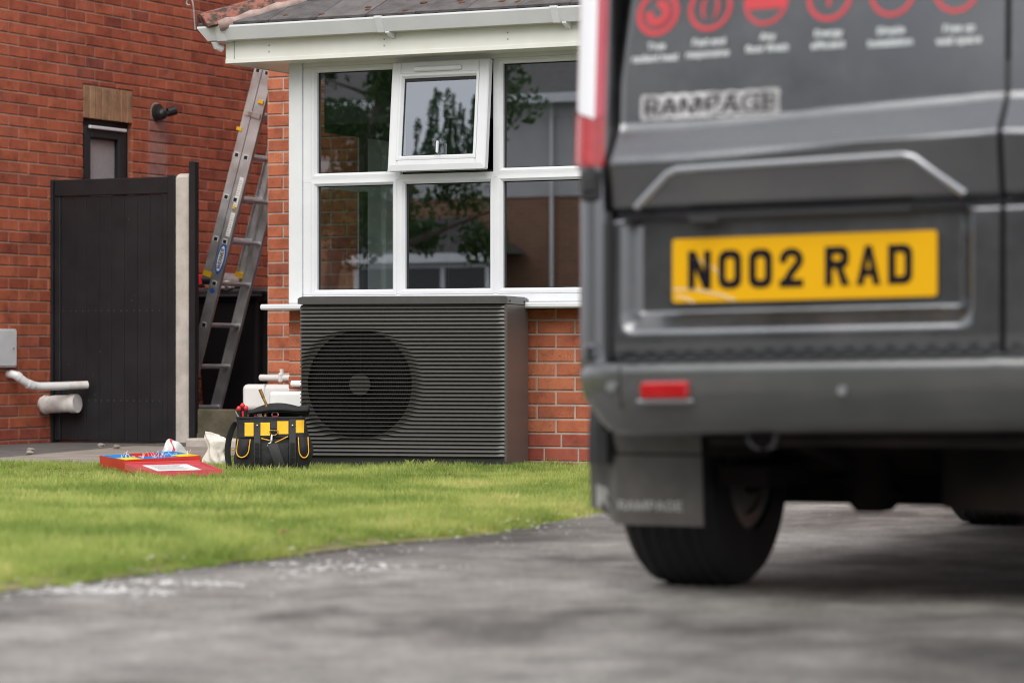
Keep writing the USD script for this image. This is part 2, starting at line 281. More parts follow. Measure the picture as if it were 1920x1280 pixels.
M["road"] = P("road", (.13, .125, .12), (.17, .165, .16), 1.5, .9)

# ---------------------------------------------------------------- ground
def sheet(x0, x1, y0, y1, z, n=1):
    return grid(n + 1, n + 1, lambda u, v: (x0 + (x1 - x0) * u, y0 + (y1 - y0) * v, z))
one("ground", sheet(-400, 400, -400, 400, -.06), M["road"], "grey ground all round the houses out to the horizon", "ground", kind="structure")
def lawn_z(x, y):        # lawn surface
    return .004 + .016 * float(sstep(float(lawn_x(y)) - x, 0, .12)) - .052 * float(sstep(y, 7.5, 12.0))
def lawn_x(y):           # edge between lawn and drive
    y = np.asarray(y, float)
    return -4.33 - .20 * sstep(y, 8.3, 10.2) + .018 * np.sin(y * 2.3) + .012 * np.sin(y * 6.1 + 1)
ys = np.linspace(1.5, 14.2, 160)
dv = [(x, y, 0.0) for y in ys for x in (lawn_x(y) - .03, 7.0)]
drive = quads(dv, [(2 * i, 2 * i + 1, 2 * i + 3, 2 * i + 2) for i in range(len(ys) - 1)])
drive2 = sheet(-8.0, 7.0, -5.0, 1.5, 0.0)
one("driveway", cat([drive, drive2]), M["tarmac"], "worn grey tarmac drive with damp and painted shade in dark patches under the van", "driveway", kind="structure")
lv = []
ly = np.linspace(1.5, 14.25, 200)
for y in ly:
    xr = lawn_x(y); xl = -13.0 if y < 13.15 else -8.95
    for t in np.linspace(0, 1, 60):
        x = xl + (xr - xl) * t; e = xr - x
        z = .004 + .016 * sstep(e, 0, .12) - .052 * float(sstep(y, 7.5, 12.0)) + .012 * (meshkit.noise(np.array([x * 1.7, y * 1.7, 0.3])) - .5) * float(sstep(e, 0, .3))
        lv.append((x, y, z))
lawn = quads(lv, [(j * 60 + i, j * 60 + i + 1, (j + 1) * 60 + i + 1, (j + 1) * 60 + i) for j in range(199) for i in range(59)])
one("lawn", lawn, M["soil"], "mown front lawn between the drive and the bay window", "lawn", kind="structure")

# grass: tufts of blades
inst = UsdGeom.PointInstancer.Define(stage, uniq("/World", "lawn_grass"))
tag(inst.GetPrim(), "short yellow green grass covering the front lawn", "grass", kind="stuff")
gr = np.random.default_rng(11)
def tuft(nb, hmin, hmax, spread):
    V, Fc = [], []
    for b in range(nb):
        a = gr.uniform(0, 2 * math.pi); r0 = spread * math.sqrt(gr.uniform()); x, y = r0 * math.cos(a), r0 * math.sin(a)
        h = gr.uniform(hmin, hmax); w = gr.uniform(.0016, .0030); d = gr.uniform(0, 2 * math.pi); lean = gr.uniform(.15, .75) * h
        ux, uy = math.cos(d), math.sin(d); px, py = -uy * w, ux * w; k = len(V)
        V += [(x - px, y - py, -.004), (x + px, y + py, -.004), (x + ux * lean * .35 + px * .8, y + uy * lean * .35 + py * .8, h * .55), (x + ux * lean * .35 - px * .8, y + uy * lean * .35 - py * .8, h * .55), (x + ux * lean, y + uy * lean, h)]
        Fc += [(k, k + 1, k + 2), (k, k + 2, k + 3), (k + 3, k + 2, k + 4)]
    return T(V, Fc)
protos = []
for i in range(8):
    p = str(inst.GetPath()) + f"/tuft_{i + 1:03d}"
    hm = (.012, .028) if i < 4 else ((.018, .040) if i < 6 else (.022, .058))
    usdkit.mesh(stage, p, tuft(34, *hm, .055), M["grass_a"] if i % 2 else M["grass_b"]); protos.append(Sdf.Path(p))
inst.CreatePrototypesRel().SetTargets(protos)
pos = []
N_T = 38000
while len(pos) < N_T:
    n = 20000
    X = gr.uniform(-11.5, -4.2, n); Y = gr.uniform(4.2, 14.2, n)
    ok = X < lawn_x(Y) - .005 + gr.normal(0, .012, n) + .11 * (meshkit.fbm(np.stack([X * 0, Y * 7, 0 * X], 1), 3) - .5)
    ok &= ~((Y > 13.13 + .05 * np.sin(X * 9)) & (X < -8.85))
    d = -X * S + Y * C; l = X * C + Y * S; u = l / np.maximum(d, .1)
    ok &= (u > -.30) & (u < .085)
    ok &= ~((Y > 14.2))
    cu = (X + 8.379) * .42 + (Y - 12.471) * .043; inside = (cu / .178 > -.06) & (cu / .178 < 1.55) & ((Y - 12.47 + (X + 8.2) * .1) > -.50) & ((Y - 12.47) < .34) & (X > -8.75) & (X < -7.60)
    ok &= ~(inside & (gr.uniform(size=n) < .75))
    thin = meshkit.noise(np.stack([X * 3, Y * 3, 0 * X], 1)); ok &= gr.uniform(size=n) < .22 + 1.1 * thin
    pos += list(zip(X[ok], Y[ok]))
pos = np.array(pos[:N_T]); e = lawn_x(pos[:, 1]) - pos[:, 0]
zz = .004 + .016 * sstep(e, 0, .12) - .052 * sstep(pos[:, 1], 7.5, 12.0)
sc = gr.uniform(.75, 1.25, N_T) * (.62 + .80 * meshkit.noise(np.stack([pos[:, 0] * 1.4, pos[:, 1] * 1.4, 0 * e + 5], 1)))
sc *= np.where(e < .06, .6, 1) * (.76 + .24 * sstep(pos[:, 1], 7.0, 9.5)) * (1 - .28 * sstep(pos[:, 1], 10.5, 12.2))
ang = gr.uniform(0, 2 * math.pi, N_T)
inst.CreatePositionsAttr(Vt.Vec3fArray.FromNumpy(np.column_stack([pos, zz]).astype(np.float32)))
inst.CreateOrientationsAttr(Vt.QuathArray([Gf.Quath(float(math.cos(a / 2)), 0, 0, float(math.sin(a / 2))) for a in ang]))
inst.CreateScalesAttr(Vt.Vec3fArray.FromNumpy(np.repeat(sc[:, None], 3, 1).astype(np.float32)))
inst.CreateProtoIndicesAttr(Vt.IntArray.FromNumpy(gr.integers(0, 8, N_T).astype(np.int32)))

# paths by the gate
edge = [(-9.86, 13.12), (-9.96, 13.59), (-10.42, 15.43), (-10.52, 16.22), (-10.52, 22.0)]
pd = quads([p for x, y in edge for p in ((-11.49, y, -.014), (x, y, -.012))], [(2 * i, 2 * i + 1, 2 * i + 3, 2 * i + 2) for i in range(4)])
one("tarmac_path", pd, M["path_dark"], "dark tarmac strip leading to the black gate along the brick wall", "path", kind="structure")
ps = thing("paving", "pale concrete paving between lawn, gate post and house corner", "paving", kind="structure")
def slab(pl):
    b = np.array([(x, y, -.04) for x, y in pl]); t = b.copy(); t[:, 2] = -.004
    return loft([b, t])
part(ps, "slab", slab([(-9.83, 13.14), (-8.95, 13.14), (-8.95, 14.28), (-10.10, 14.28)]), M["path_slab"])
part(ps, "slab", slab([(-10.11, 14.295), (-8.95, 14.295), (-8.95, 15.2), (-10.33, 15.2)]), M["path_slab"])
part(ps, "slab", slab([(-10.34, 15.215), (-8.62, 15.215), (-8.62, 15.645), (-10.44, 15.645)]), M["path_slab"])
part(ps, "kerb", rb(-10.10, -9.50, 15.70, 15.86, -.04, .045, .012), M["concrete_post"], label="low concrete kerb along the foot of the gravel board")
part(ps, "passage_floor", bx(-10.50, -9.5, 15.88, 22, -.05, .0), M["path_dark"])

# ---------------------------------------------------------------- bricks
def brick(u0, u1, z0, z1, proud, tone=0):
    """a brick as (u, d, z): front face at d = -proud"""
    c = .004; j = rng.normal(0, .0009, 4)
    o = [(u0, z0), (u1, z0), (u1, z1), (u0, z1)]; s_ = [(1, 1), (-1, 1), (-1, -1), (1, -1)]
    V = [(u, .03, z) for u, z in o] + [(u, -proud + c, z) for u, z in o] + [(u + a * c, -proud + jj, z + b * c) for (u, z), (a, b), jj in zip(o, s_, j)]
    q = []
    for r0 in (0, 4):
        for k in range(4): q.append((r0 + k, r0 + (k + 1) % 4, r0 + 4 + (k + 1) % 4, r0 + 4 + k))
    q.append((8, 9, 10, 11))
    return quads(V, q)
def place(m, frame):     # (u, d, z) -> world. frame: 'Y' wall facing -Y at y0; 'X' wall facing +X at x0
    v = m.vertices; k, a = frame
    if k == "Y": w = np.stack([v[:, 0], a + v[:, 1], v[:, 2]], 1); f = m.faces
    else: w = np.stack([a - v[:, 1], v[:, 0], v[:, 2]], 1); f = m.faces
    return T(w, f)
def courses(u0, u1, z0, z1, zbase, phase, pitch, holes=(), half=None, joint=.010):
    """brick rectangles (u0, u1, z0, z1) of a stretcher-bond wall, cut at its ends and round its holes"""
    out = []
    k0, k1 = int(math.floor((z0 - zbase) / .075)), int(math.ceil((z1 - zbase) / .075))
    for k in range(k0, k1):
        a, b = zbase + k * .075 + joint / 2, zbase + (k + 1) * .075 - joint / 2
        a, b = max(a, z0), min(b, z1)
        if b - a < .015: continue
        off = phase + (pitch / 2 if k % 2 else 0)
        i = math.floor((u0 - off) / pitch)
        while off + i * pitch < u1:
            spans = [(max(off + i * pitch + joint / 2, u0), min(off + (i + 1) * pitch - joint / 2, u1))]; i += 1
            for hu0, hu1, hz0, hz1 in holes:
                if a < hz1 - .01 and b > hz0 + .01:
                    nxt = []
                    for s0, s1 in spans:
                        if s1 <= hu0 or s0 >= hu1: nxt.append((s0, s1)); continue
                        if s0 < hu0: nxt.append((s0, hu0))
                        if s1 > hu1: nxt.append((hu1, s1))
                    spans = nxt
            out += [(s0, s1, a, b) for s0, s1 in spans if s1 - s0 > .018]
    return out
tone_rng = np.random.default_rng(3)
def bricks(parent, name, meshes, mat, kind=None):
    """one brick, or many joined; every brick keeps a tone of its own"""
    path = part(parent, name, cat(meshes) if len(meshes) > 1 else meshes[0], mat, kind=kind)
    tone = np.concatenate([np.full(len(m.vertices), tone_rng.uniform()) for m in meshes]).astype(np.float32)
    UsdGeom.PrimvarsAPI(stage.GetPrimAtPath(path)).CreatePrimvar("tone", Sdf.ValueTypeNames.FloatArray, "vertex").Set(Vt.FloatArray.FromNumpy(tone))
    return path
def proud(): return .0045 + float(rng.uniform(0, .0028))

# left wall: side of the neighbouring wing
wing = thing("brick_wing", "dark red brick side wall with a small black window behind the gate", "building")
WX = -11.5
WIN = (16.62, 17.21, 1.20, 2.372)
core = [bx(WX - .25, WX, 12.0, WIN[0] - .004, -.06, 5.2), bx(WX - .25, WX, WIN[1] + .004, 23, -.06, 5.2), bx(WX - .25, WX, WIN[0] - .004, WIN[1] + .004, -.06, WIN[2]), bx(WX - .25, WX, WIN[0] - .004, WIN[1] + .004, WIN[3], 5.2)]
part(wing, "wall", cat(core), M["mortar_red"], label="mortar of the red brick side wall")
def seen(u, z):
    return 15.62 < u < 19.05 and z < 3.0
rect = courses(12.0, 23, -.06, 5.2, .011, 15.784 + .1085, .217, [WIN])
# the largest 300 bricks in the picture are parts of their own, the rest joined
def key(r):
    u, z = (r[0] + r[1]) / 2, (r[2] + r[3]) / 2
    vis = 15.62 < u < 19.0 and z < .58 + .122 * (u * C - WX * S)
    if vis and u > 16.3 and z < 1.68 and u < 17.75: vis = False     # behind the gate
    return (0 if vis else 1, u)
rect.sort(key=key)
for r in rect[:298]:
    bricks(wing, "brick", [place(brick(*r, proud()), ("X", WX))], M["dark_brick"] if r[3] < .09 else M["red_brick"])
bricks(wing, "brickwork", [place(brick(*r, proud()), ("X", WX)) for r in rect[298:]], M["red_brick"], kind="stuff")
nb = 8; bw = (WIN[1] - WIN[0]) / nb
for i in range(nb):
    bricks(wing, "lintel_brick", [place(brick(WIN[0] + i * bw + .004, WIN[0] + (i + 1) * bw - .004, 2.150, 2.368, .006 + float(rng.uniform(0, .002))), ("X", WX))], M["buff_brick"])
for i in range(3):
    bricks(wing, "cut_brick", [place(brick(WIN[0] - .02 + i * .21 + .005, WIN[0] - .02 + (i + 1) * .21 - .005, 2.376, 2.405, .006), ("X", WX))], M["red_brick"])
part(wing, "lintel_bed", bx(WX - .2, WX - .001, WIN[0], WIN[1], 2.150, WIN[3] - .002), M["mortar_red"])
w = part(wing, "window", cat([bx(WX - .10, WX - .035, WIN[0] + .002, 16.70, 1.2, 2.146), bx(WX - .10, WX - .035, 17.13, WIN[1] - .002, 1.2, 2.146), bx(WX - .10, WX - .035, 16.70, 17.13, 2.07, 2.146), bx(WX - .10, WX - .035, 16.70, 17.13, 1.2, 1.27),
     rb(WX - .09, WX - .012, 16.665, 16.74, 1.24, 2.11, .012), rb(WX - .09, WX - .012, 17.07, 17.165, 1.24, 2.11, .012), rb(WX - .0905, WX - .0125, 16.74, 17.07, 2.02, 2.11, .012)]), M["gate_black"], label="black window frame in the brick side wall")
part(w, "pane", bx(WX - .062, WX - .05, 16.74, 17.07, 1.27, 2.03), M["frosted"])
part(w, "vent_strip", rb(WX - .012, WX + .008, 16.70, 17.14, 2.083, 2.105, .004), M["meter"])

# ---------------------------------------------------------------- house with the bay
house = thing("brick_house", "orange red brick house with white bay window and grey tiled bay roof", "house")
HY, BY = 15.66, 14.28
BX0, BX1 = -8.50, -6.46
part(house, "wall", cat([bx(-9.475, BX0, HY, HY + .25, -.06, 3.6), bx(BX0, BX1, HY + .01, HY + .25, 2.31, 5.2), bx(BX1, 5.0, HY, HY + .25, -.06, 5.2), bx(-9.475, -9.2, HY + .25, 24, -.06, 3.6), bx(-9.475, BX0 - .001, HY + .01, HY + .25, 3.6, 5.2)]), M["mortar_pale"], label="mortar and core of the brick front wall")
part(house, "bay_wall", cat([bx(BX0, BX1, BY, BY + .25, -.06, .81), bx(BX0, BX0 + .25, BY + .25, HY, -.06, .81), bx(BX1 - .25, BX1, BY + .25, HY, -.06, .81)]), M["mortar_pale"], label="mortar and core of the low wall under the bay window")
pier = courses(-9.475, BX0 + .02, -.06, 2.9, 0, -9.475, .222)
for r in pier:
    bricks(house, "brick", [place(brick(*r, proud()), ("Y", HY))], M["dark_brick"] if r[3] < .15 else M["orange_brick"])
low = [r for r in courses(BX0, BX1, .15, .808, 0, -6.969 + .111, .222)] + [r for r in courses(BX0, BX1, -.06, .15, 0, -6.927, .20)]
for r in low:
    bricks(house, "brick", [place(brick(*r, proud()), ("Y", BY))], M["dark_brick"] if r[3] < .152 else M["orange_brick"])
rest = [place(brick(*r, proud()), ("Y", HY)) for r in courses(BX1, 5.0, -.06, 5.2, 0, BX1, .222) + courses(-9.475, BX1, 2.9, 5.2, 0, -9.475, .222) + courses(BX0 + .02, BX1, 2.3, 2.9, 0, -9.475, .222)]
side = []
for r in courses(HY + .11, 24, -.06, 5.2, 0, HY, .222):
    m = brick(*r, proud()); v = m.vertices; side.append(T(np.stack([-9.475 + v[:, 1], v[:, 0], v[:, 2]], 1), m.faces[:, ::-1]))
for xw, sg in ((BX0, 1), (BX1, -1)):
    for r in courses(BY - .002, HY, -.06, .808, 0, BY, .222):
        m = brick(*r, proud()); v = m.vertices; side.append(T(np.stack([xw + sg * v[:, 1], v[:, 0], v[:, 2]], 1), m.faces[:, ::-1] if sg > 0 else m.faces))
bricks(house, "brickwork", rest + side, M["orange_brick"], kind="stuff")

# window
bw_ = part(house, "bay_window", cat([rb(-8.475, -8.39, 14.225, 14.315, .846, 2.184, .006)]), M["upvc"], label="white plastic bay window of six lights, one top light open")
part(bw_, "corner_post", rb(-6.57, -6.485, 14.225, 14.315, .846, 2.184, .006), M["upvc"])
def bar(x0, x1, z0, z1, y0=14.235, y1=14.30, r=.004): return rb(x0, x1, y0, y1, z0, z1, r)
fr = [bar(-8.388, -6.572, .847, .893), bar(-8.388, -6.572, 2.146, 2.183), bar(-8.388, -6.572, 1.510, 1.543),
      bar(-8.3879, -8.332, .893, 2.146, 14.236), bar(-6.628, -6.5721, .893, 2.146, 14.236), bar(-7.806, -7.774, .893, 2.146, 14.2365), bar(-7.213, -7.182, .893, 2.146, 14.2365)]
def ring(x0, x1, z0, z1, w, yf, yb):
    """bevelled glazing bead: outer edge at yf, sloping back to the glass"""
    O = [(x0 - w, z0 - w), (x1 + w, z0 - w), (x1 + w, z1 + w), (x0 - w, z1 + w)]; I = [(x0, z0), (x1, z0), (x1, z1), (x0, z1)]
    h = w * .45; Mi = [(x0 - h, z0 - h), (x1 + h, z0 - h), (x1 + h, z1 + h), (x0 - h, z1 + h)]
    V = [(x, yf, z) for x, z in O] + [(x, yf - .0015, z) for x, z in Mi] + [(x, yf + .014, z) for x, z in I] + [(x, yb, z) for x, z in I]
    q = [(r0 + k, r0 + (k + 1) % 4, r0 + 4 + (k + 1) % 4, r0 + 4 + k) for r0 in (0, 4, 8) for k in range(4)]
    return quads(V, q)
LIGHTS = [(-8.304, -7.828, .922, 1.492), (-7.752, -7.235, .922, 1.492), (-7.158, -6.658, .922, 1.492), (-8.304, -7.828, 1.562, 2.118), (-7.158, -6.658, 1.562, 2.118)]
for (x0, x1, z0, z1) in LIGHTS: fr.append(ring(x0, x1, z0, z1, .029, 14.2345, 14.275))
part(bw_, "window_frame", cat(fr), M["upvc"])
for (x0, x1, z0, z1) in LIGHTS:
    part(bw_, "pane", bx(x0 - .01, x1 + .01, 14.268, 14.272, z0 - .01, z1 + .01), M["pane"])
    g = .0075
    part(bw_, "gasket", cat([bx(x0, x0 + g * 1.6, 14.2655, 14.2675, z0, z1), bx(x1 - g * .5, x1, 14.2655, 14.2675, z0, z1), bx(x0 + g * 1.6, x1 - g * .5, 14.2655, 14.2675, z1 - g * .8, z1), bx(x0 + g * 1.6, x1 - g * .5, 14.2655, 14.2675, z0, z0 + g * .5)]), M["gasket"])
# opening top light, hung at its head, foot pushed out
def tilt(m, a=math.radians(5.6), y=14.232, z=2.142):
    R = trimesh.transformations.rotation_matrix(a, [-1, 0, 0], [0, y, z]) if False else trimesh.transformations.rotation_matrix(-a, [1, 0, 0], [0, y, z])
    m = m.copy(); m.apply_transform(R); return m
sx0, sx1, sz0, sz1 = -7.797, -7.207, 1.548, 2.142
gx0, gx1, gz0, gz1 = -7.722, -7.288, 1.630, 2.052
sf = [rb(sx0, gx0 - .02, 14.185, 14.23, sz0, sz1, .006), rb(gx1 + .02, sx1, 14.185, 14.23, sz0, sz1, .006), rb(gx0 - .02, gx1 + .02, 14.1853, 14.23, sz0, gz0 - .02, .006), rb(gx0 - .02, gx1 + .02, 14.1853, 14.23, gz1 + .02, sz1, .006), ring(gx0, gx1, gz0, gz1, .024, 14.184, 14.22),
      quads([(sx0, 14.185, sz0), (sx1, 14.185, sz0), (sx1 - .02, 14.178, sz0 + .03), (sx0 + .02, 14.178, sz0 + .03)], [(0, 1, 2, 3)])]
part(bw_, "opening_sash", tilt(cat(sf)), M["upvc"])
part(bw_, "pane", tilt(bx(gx0 - .008, gx1 + .008, 14.206, 14.210, gz0 - .008, gz1 + .008)), M["pane"])
part(bw_, "gasket", tilt(cat([bx(gx0, gx1, 14.2022, 14.204, gz1 - .018, gz1), bx(gx0, gx0 + .006, 14.2022, 14.204, gz0, gz1 - .018), bx(gx0 + .006, gx1, 14.2022, 14.204, gz0, gz0 + .003)])), M["gasket"])
part(bw_, "trickle_vent", tilt(rb(-7.66, -7.37, 14.168, 14.186, 2.084, 2.112, .006)), M["upvc"])
part(bw_, "casement_stay", tilt(rb(-7.489, -7.478, 14.150, 14.168, 1.635, 1.700, .004)), M["upvc"])
part(bw_, "sash_shadow_gap", bx(-7.774, -7.213, 14.262, 14.272, 1.545, 1.556), M["gasket"])
part(bw_, "window_sill", cat([rb(-8.585, -6.40, 14.10, 14.33, .812, .843, .008), rb(-8.585, BX0 + .02, 14.33, HY, .812, .843, .008)]), M["upvc"])
# side lights of the bay (left seen through the front glass)
sl = []
for xw in (-8.475, -6.485):
    xa, xb = (xw, xw + .07) if xw < -8 else (xw - .07, xw)
    sl += [rb(xa, xb, 14.316, 15.16, .847, .91, .004), rb(xa, xb, 14.316, 15.16, 2.10, 2.183, .004), rb(xa, xb, 15.0, 15.16, .91, 2.10, .004), rb(xa, xb, 14.316, 14.36, .91, 2.10, .004), rb(xa + .0005, xb - .0005, 14.36, 15.0, 1.50, 1.555, .004)]
part(bw_, "side_frame", cat(sl), M["upvc"])
for xw in (-8.44, -6.52):
    part(bw_, "side_pane", bx(xw - .002, xw + .002, 14.36, 15.0, .91, 2.10), M["pane"])
part(bw_, "side_gasket", cat([bx(-8.437, -8.405, 14.955, 14.999, .911, 1.499), bx(-8.437, -8.405, 14.955, 14.999, 1.556, 2.099)]), M["gasket"])
# room behind
part(house, "room_lining", cat([bx(-8.40, -8.38, 15.17, 15.27, .5, 2.30), bx(-8.47, -8.40, 15.165, HY + .02, .81, 2.30), bx(-6.58, -6.56, 15.17, 15.27, .5, 2.30), bx(-6.56, -6.49, 15.165, HY + .02, .81, 2.30), bx(-9.1, -4.9, 15.93, 15.95, 2.2, 2.6), bx(-8.36, -6.6, 14.33, 15.92, .80, .842)]), M["plaster"], label="pale plaster reveals inside the bay")
part(house, "shade_wall", cat([bx(-8.40, -8.385, 15.275, 15.95, .5, 2.30), bx(-6.575, -6.56, 15.275, 15.95, .5, 2.30)]), M["blind"])  # side walls coloured dark to stand in for the unlit room
part(house, "room_interior", cat([bx(-9.15, -9.1, 15.96, 19, 0, 2.5), bx(-4.95, -4.9, 15.96, 19, 0, 2.5), bx(-9.15, -4.9, 19, 19.05, 0, 2.5), bx(-9.15, -4.9, 15.96, 19, -.02, 0), bx(-9.15, -4.9, 15.96, 19, 2.5, 2.55), bx(-9.1, -8.38, 15.95, 15.96, 0, 2.5), bx(-6.58, -4.95, 15.95, 15.96, 0, 2.5)]), M["room_dark"])
part(house, "window_blind", cat([rb(-8.30, -6.64, 14.345, 14.36, 1.835, 2.16, .004), rb(-8.36, -8.345, 14.42, 15.25, 1.80, 2.16, .004)]), M["blind"], label="dark blind drawn a third of the way down")
part(house, "blind_cord", cat([tube([(-8.33, 15.19, 1.84), (-8.33, 15.19, 1.15), (-8.33, 15.20, 1.135), (-8.33, 15.22, 1.15), (-8.33, 15.22, 1.84)], .003, 5)]), M["speck"])

# bay roof
EZ, EY, PIT = 2.362, 13.97, .466
def roof_pt(x, s): return np.array([x, EY + s, EZ + PIT * s])
part(house, "fascia", cat([rb(-8.762, -6.20, 14.03, 14.05, 2.168, 2.33, .006), rb(-8.762, -8.742, 14.0505, HY, 2.168, 2.33, .006), rb(-6.22, -6.20, 14.0505, HY, 2.168, 2.33, .006), rb(-8.758, -6.20, 14.0245, 14.0295, 2.168, 2.190, .0015)]), M["upvc_cream"])
part(house, "soffit", bx(-8.742, -6.20, 14.05, HY, 2.172, 2.184), M["upvc_cream"])
part(house, "fascia_joint", cat([bx(-8.704, -8.700, 14.0275, 14.0305, 2.192, 2.31)]), M["grey_print"])
part(house, "fascia_nail", cat([bx(x - .004, x + .004, 14.0275, 14.0305, z - .004, z + .004) for x in (-8.48, -7.76, -7.02) for z in (2.222, 2.256)]), M["grey_print"])
gp = [(.002, 2.290), (-.070, 2.290), (-.112, 2.356), (-.112, 2.366), (-.104, 2.366), (-.104, 2.358), (-.064, 2.297), (-.002, 2.297), (-.002, 2.345), (.002, 2.345)]   # gutter section: offset out from the fascia, height
path = [(-6.20, 15.65, 1, 0), (-6.20, 14.03, 1, -1), (-8.762, 14.03, -1, -1), (-8.762, 15.65, -1, 0)]
rings_ = []
for (x, y, nx, ny) in path:
    rings_.append(np.array([(x + (-o) * nx, y + (-o) * ny, z) for o, z in gp]))
def wrap(rs):
    n = len(rs[0]); V = np.vstack(rs); q = [(k * n + j, k * n + (j + 1) % n, (k + 1) * n + (j + 1) % n, (k + 1) * n + j) for k in range(len(rs) - 1) for j in range(n)]
    return quads(V, q)
part(house, "gutter", wrap(rings_), M["upvc"])
def clip(x, w=.022):
    sec = [(o - (.005 if o < -.05 else 0), z + (.004 if z > 2.35 else -.004)) for o, z in gp[:4]] + [(-.098, 2.372), (-.098, 2.36), (-.064, 2.297), (.002, 2.297)]
    r0 = np.array([(x - w, 14.03 + o, z) for o, z in sec]); r1 = np.array([(x + w, 14.03 + o, z) for o, z in sec]); return loft([r0, r1])
for x, w in ((-8.735, .028), (-7.74, .02), (-6.70, .02)): part(house, "gutter_clip", clip(x, w), M["upvc"])
for x in (-7.705, -6.66):
    part(house, "gutter_bracket", loft([np.array([(x - .012, 14.028, 2.255), (x + .012, 14.028, 2.255), (x + .012, 14.028, 2.29), (x - .012, 14.028, 2.29)]), np.array([(x - .012, 13.96, 2.283), (x + .012, 13.96, 2.283), (x + .012, 13.96, 2.291), (x - .012, 13.96, 2.291)])]), M["upvc"])
part(house, "gutter_outlet", tube([(-8.80, 13.98, 2.29), (-8.80, 14.0, 2.262), (-8.78, 14.03, 2.25)], .020, 10), M["upvc"])
part(house, "roof_felt", quads([(-8.86, 13.95, 2.335), (-6.1, 13.95, 2.335), (-6.1 - 1.25, 15.2, 2.335 + PIT * 1.25), (-8.86 + 1.25, 15.2, 2.335 + PIT * 1.25), (-8.86 + 1.25, HY, 2.335 + PIT * 1.71), (-6.1 - 1.25, HY, 2.335 + PIT * 1.71)], [(0, 1, 2, 3), (3, 2, 5, 4)]), M["gasket"])
TW, EXPO = .302, .305
for k in range(6):
    for i in range(-1, 11):
        x0 = -8.92 + i * TW + (TW / 2 if k % 2 else 0) - .11; x1 = x0 + TW - .004
        s0 = k * EXPO - .02; s1 = s0 + .42
        lim0, lim1 = -8.88 + max(s0, 0), -8.88 + s1
        pl = Polygon([(x0, s0), (x1, s0), (x1, s1), (x0, s1)]).intersection(Polygon([(-8.89, -.03), (-6.07, -.03), (-6.10 - 1.37, 1.37), (-8.86 + 1.37, 1.37)]))
        if pl.is_empty or pl.area < .004 or pl.geom_type != "Polygon": continue
        m = flat(pl, .014); v = m.vertices.copy()
        lift = .014 * (1 - (v[:, 1] - s0) / .42) + k * .0001 + .004 + float(rng.uniform(0, .003))
        m.vertices = np.stack([v[:, 0], EY + v[:, 1] - (v[:, 2] + lift) * .42, EZ + PIT * v[:, 1] + (v[:, 2] + lift) * .9], 1)
        part(house, "roof_tile", m, M["slate_tile" if (i * 7 + k * 3) % 3 else "slate_tile_pale"])
for nm_, xe, sg in (("left", -8.88, 1), ("right", -6.08, -1)):      # the two side slopes
    part(house, "side_slope", quads([(xe, 13.97, 2.355), (xe, HY, 2.355), (xe + sg * 1.38, HY, 2.355 + PIT * 1.38), (xe + sg * 1.38, 15.35, 2.355 + PIT * 1.38)], [(0, 1, 2, 3)]), M["slate_tile"])
# hip tiles bedded in mortar
for k in range(5):          # right hip, out of the picture behind the van
    h2 = np.array([-1, 1, PIT]) / math.sqrt(2 + PIT * PIT); a = np.array([-6.095, 13.955, 2.385]) + h2 * k * .40
    part(house, "hip_tile", tube([a, a + h2 * .41], [.10, .095], 8), M["hip_tile"], 40)
hd = np.array([1, 1, PIT]); hd = hd / np.linalg.norm(hd); hb = np.array([-8.865, 13.955, 2.372])
for k in range(6):
    a, b = hb + hd * (k * .40), hb + hd * (k * .40 + .44)
    sv = np.array([1, -1, 0]) / math.sqrt(2); up = np.cross(sv, hd); up = up if up[2] > 0 else -up
    prof = [(-.135, -.035), (-.10, .012), (-.05, .042), (0, .052), (.05, .042), (.10, .012), (.135, -.035), (.12, -.045), (.09, -.003), (.045, .026), (0, .034), (-.045, .026), (-.09, -.003), (-.12, -.045)]
    r = [np.array([p + sv * u + up * (h + .008 + dz_) for u, h in prof]) for p, dz_ in ((a, .012), (b, 0))]
    part(house, "hip_tile", loft(r), M["hip_tile"])
bd = []
for k in range(40):
    p = hb + hd * (k * .05 + .06) + sv * (.128 + .012 * math.sin(k * 1.7)) + up * (-.030)
    bd.append(p)
part(house, "hip_bedding", tube(bd, .030 + .006 * np.sin(np.arange(40) * 2.1), 8), M["bedding"], smooth=True)
part(house, "hip_bedding", tube([p - 2 * sv * .128 for p in bd], .03, 8), M["bedding"], smooth=True)
part(house, "hip_end_tile", xf(rb(-.02, .10, -.04, .10, -.02, .028, .012), hb + np.array([.06, .03, .0]), math.radians(40)), M["slate_tile"])
cur = [hb + np.array([-.03, -.02, -.02]), hb + np.array([-.035, -.025, .06]), hb + np.array([-.04, -.028, .12])]
for t in np.linspace(0, 1.65 * math.pi, 16):
    r = .024 * (1 - t / 9); cur.append(hb + np.array([-.064 + r * math.cos(t), -.03, .128 + r * math.sin(t)]))
part(house, "hip_iron", tube(cur, .0055, 7), M["iron"], smooth=True)
mo = []
for (x, s) in [(-8.36, .05), (-7.87, .10), (-7.85, .06), (-7.55, .13), (-7.30, .09), (-7.33, .13), (-7.02, .12), (-7.05, .07), (-8.12, .03), (-7.6, .02), (-6.95, .05)]:
    q = trimesh.creation.icosphere(1, .022); q.vertices *= 1 + .5 * (meshkit.noise(q.vertices * 90 + x * 7)[:, None] - .5); q.vertices *= [1, 1.2, .6]
    p = roof_pt(x, s); q.apply_translation(p + np.array([0, -.008, .022])); mo.append(q)
part(house, "moss_debris", cat(mo), M["moss"], kind="stuff")

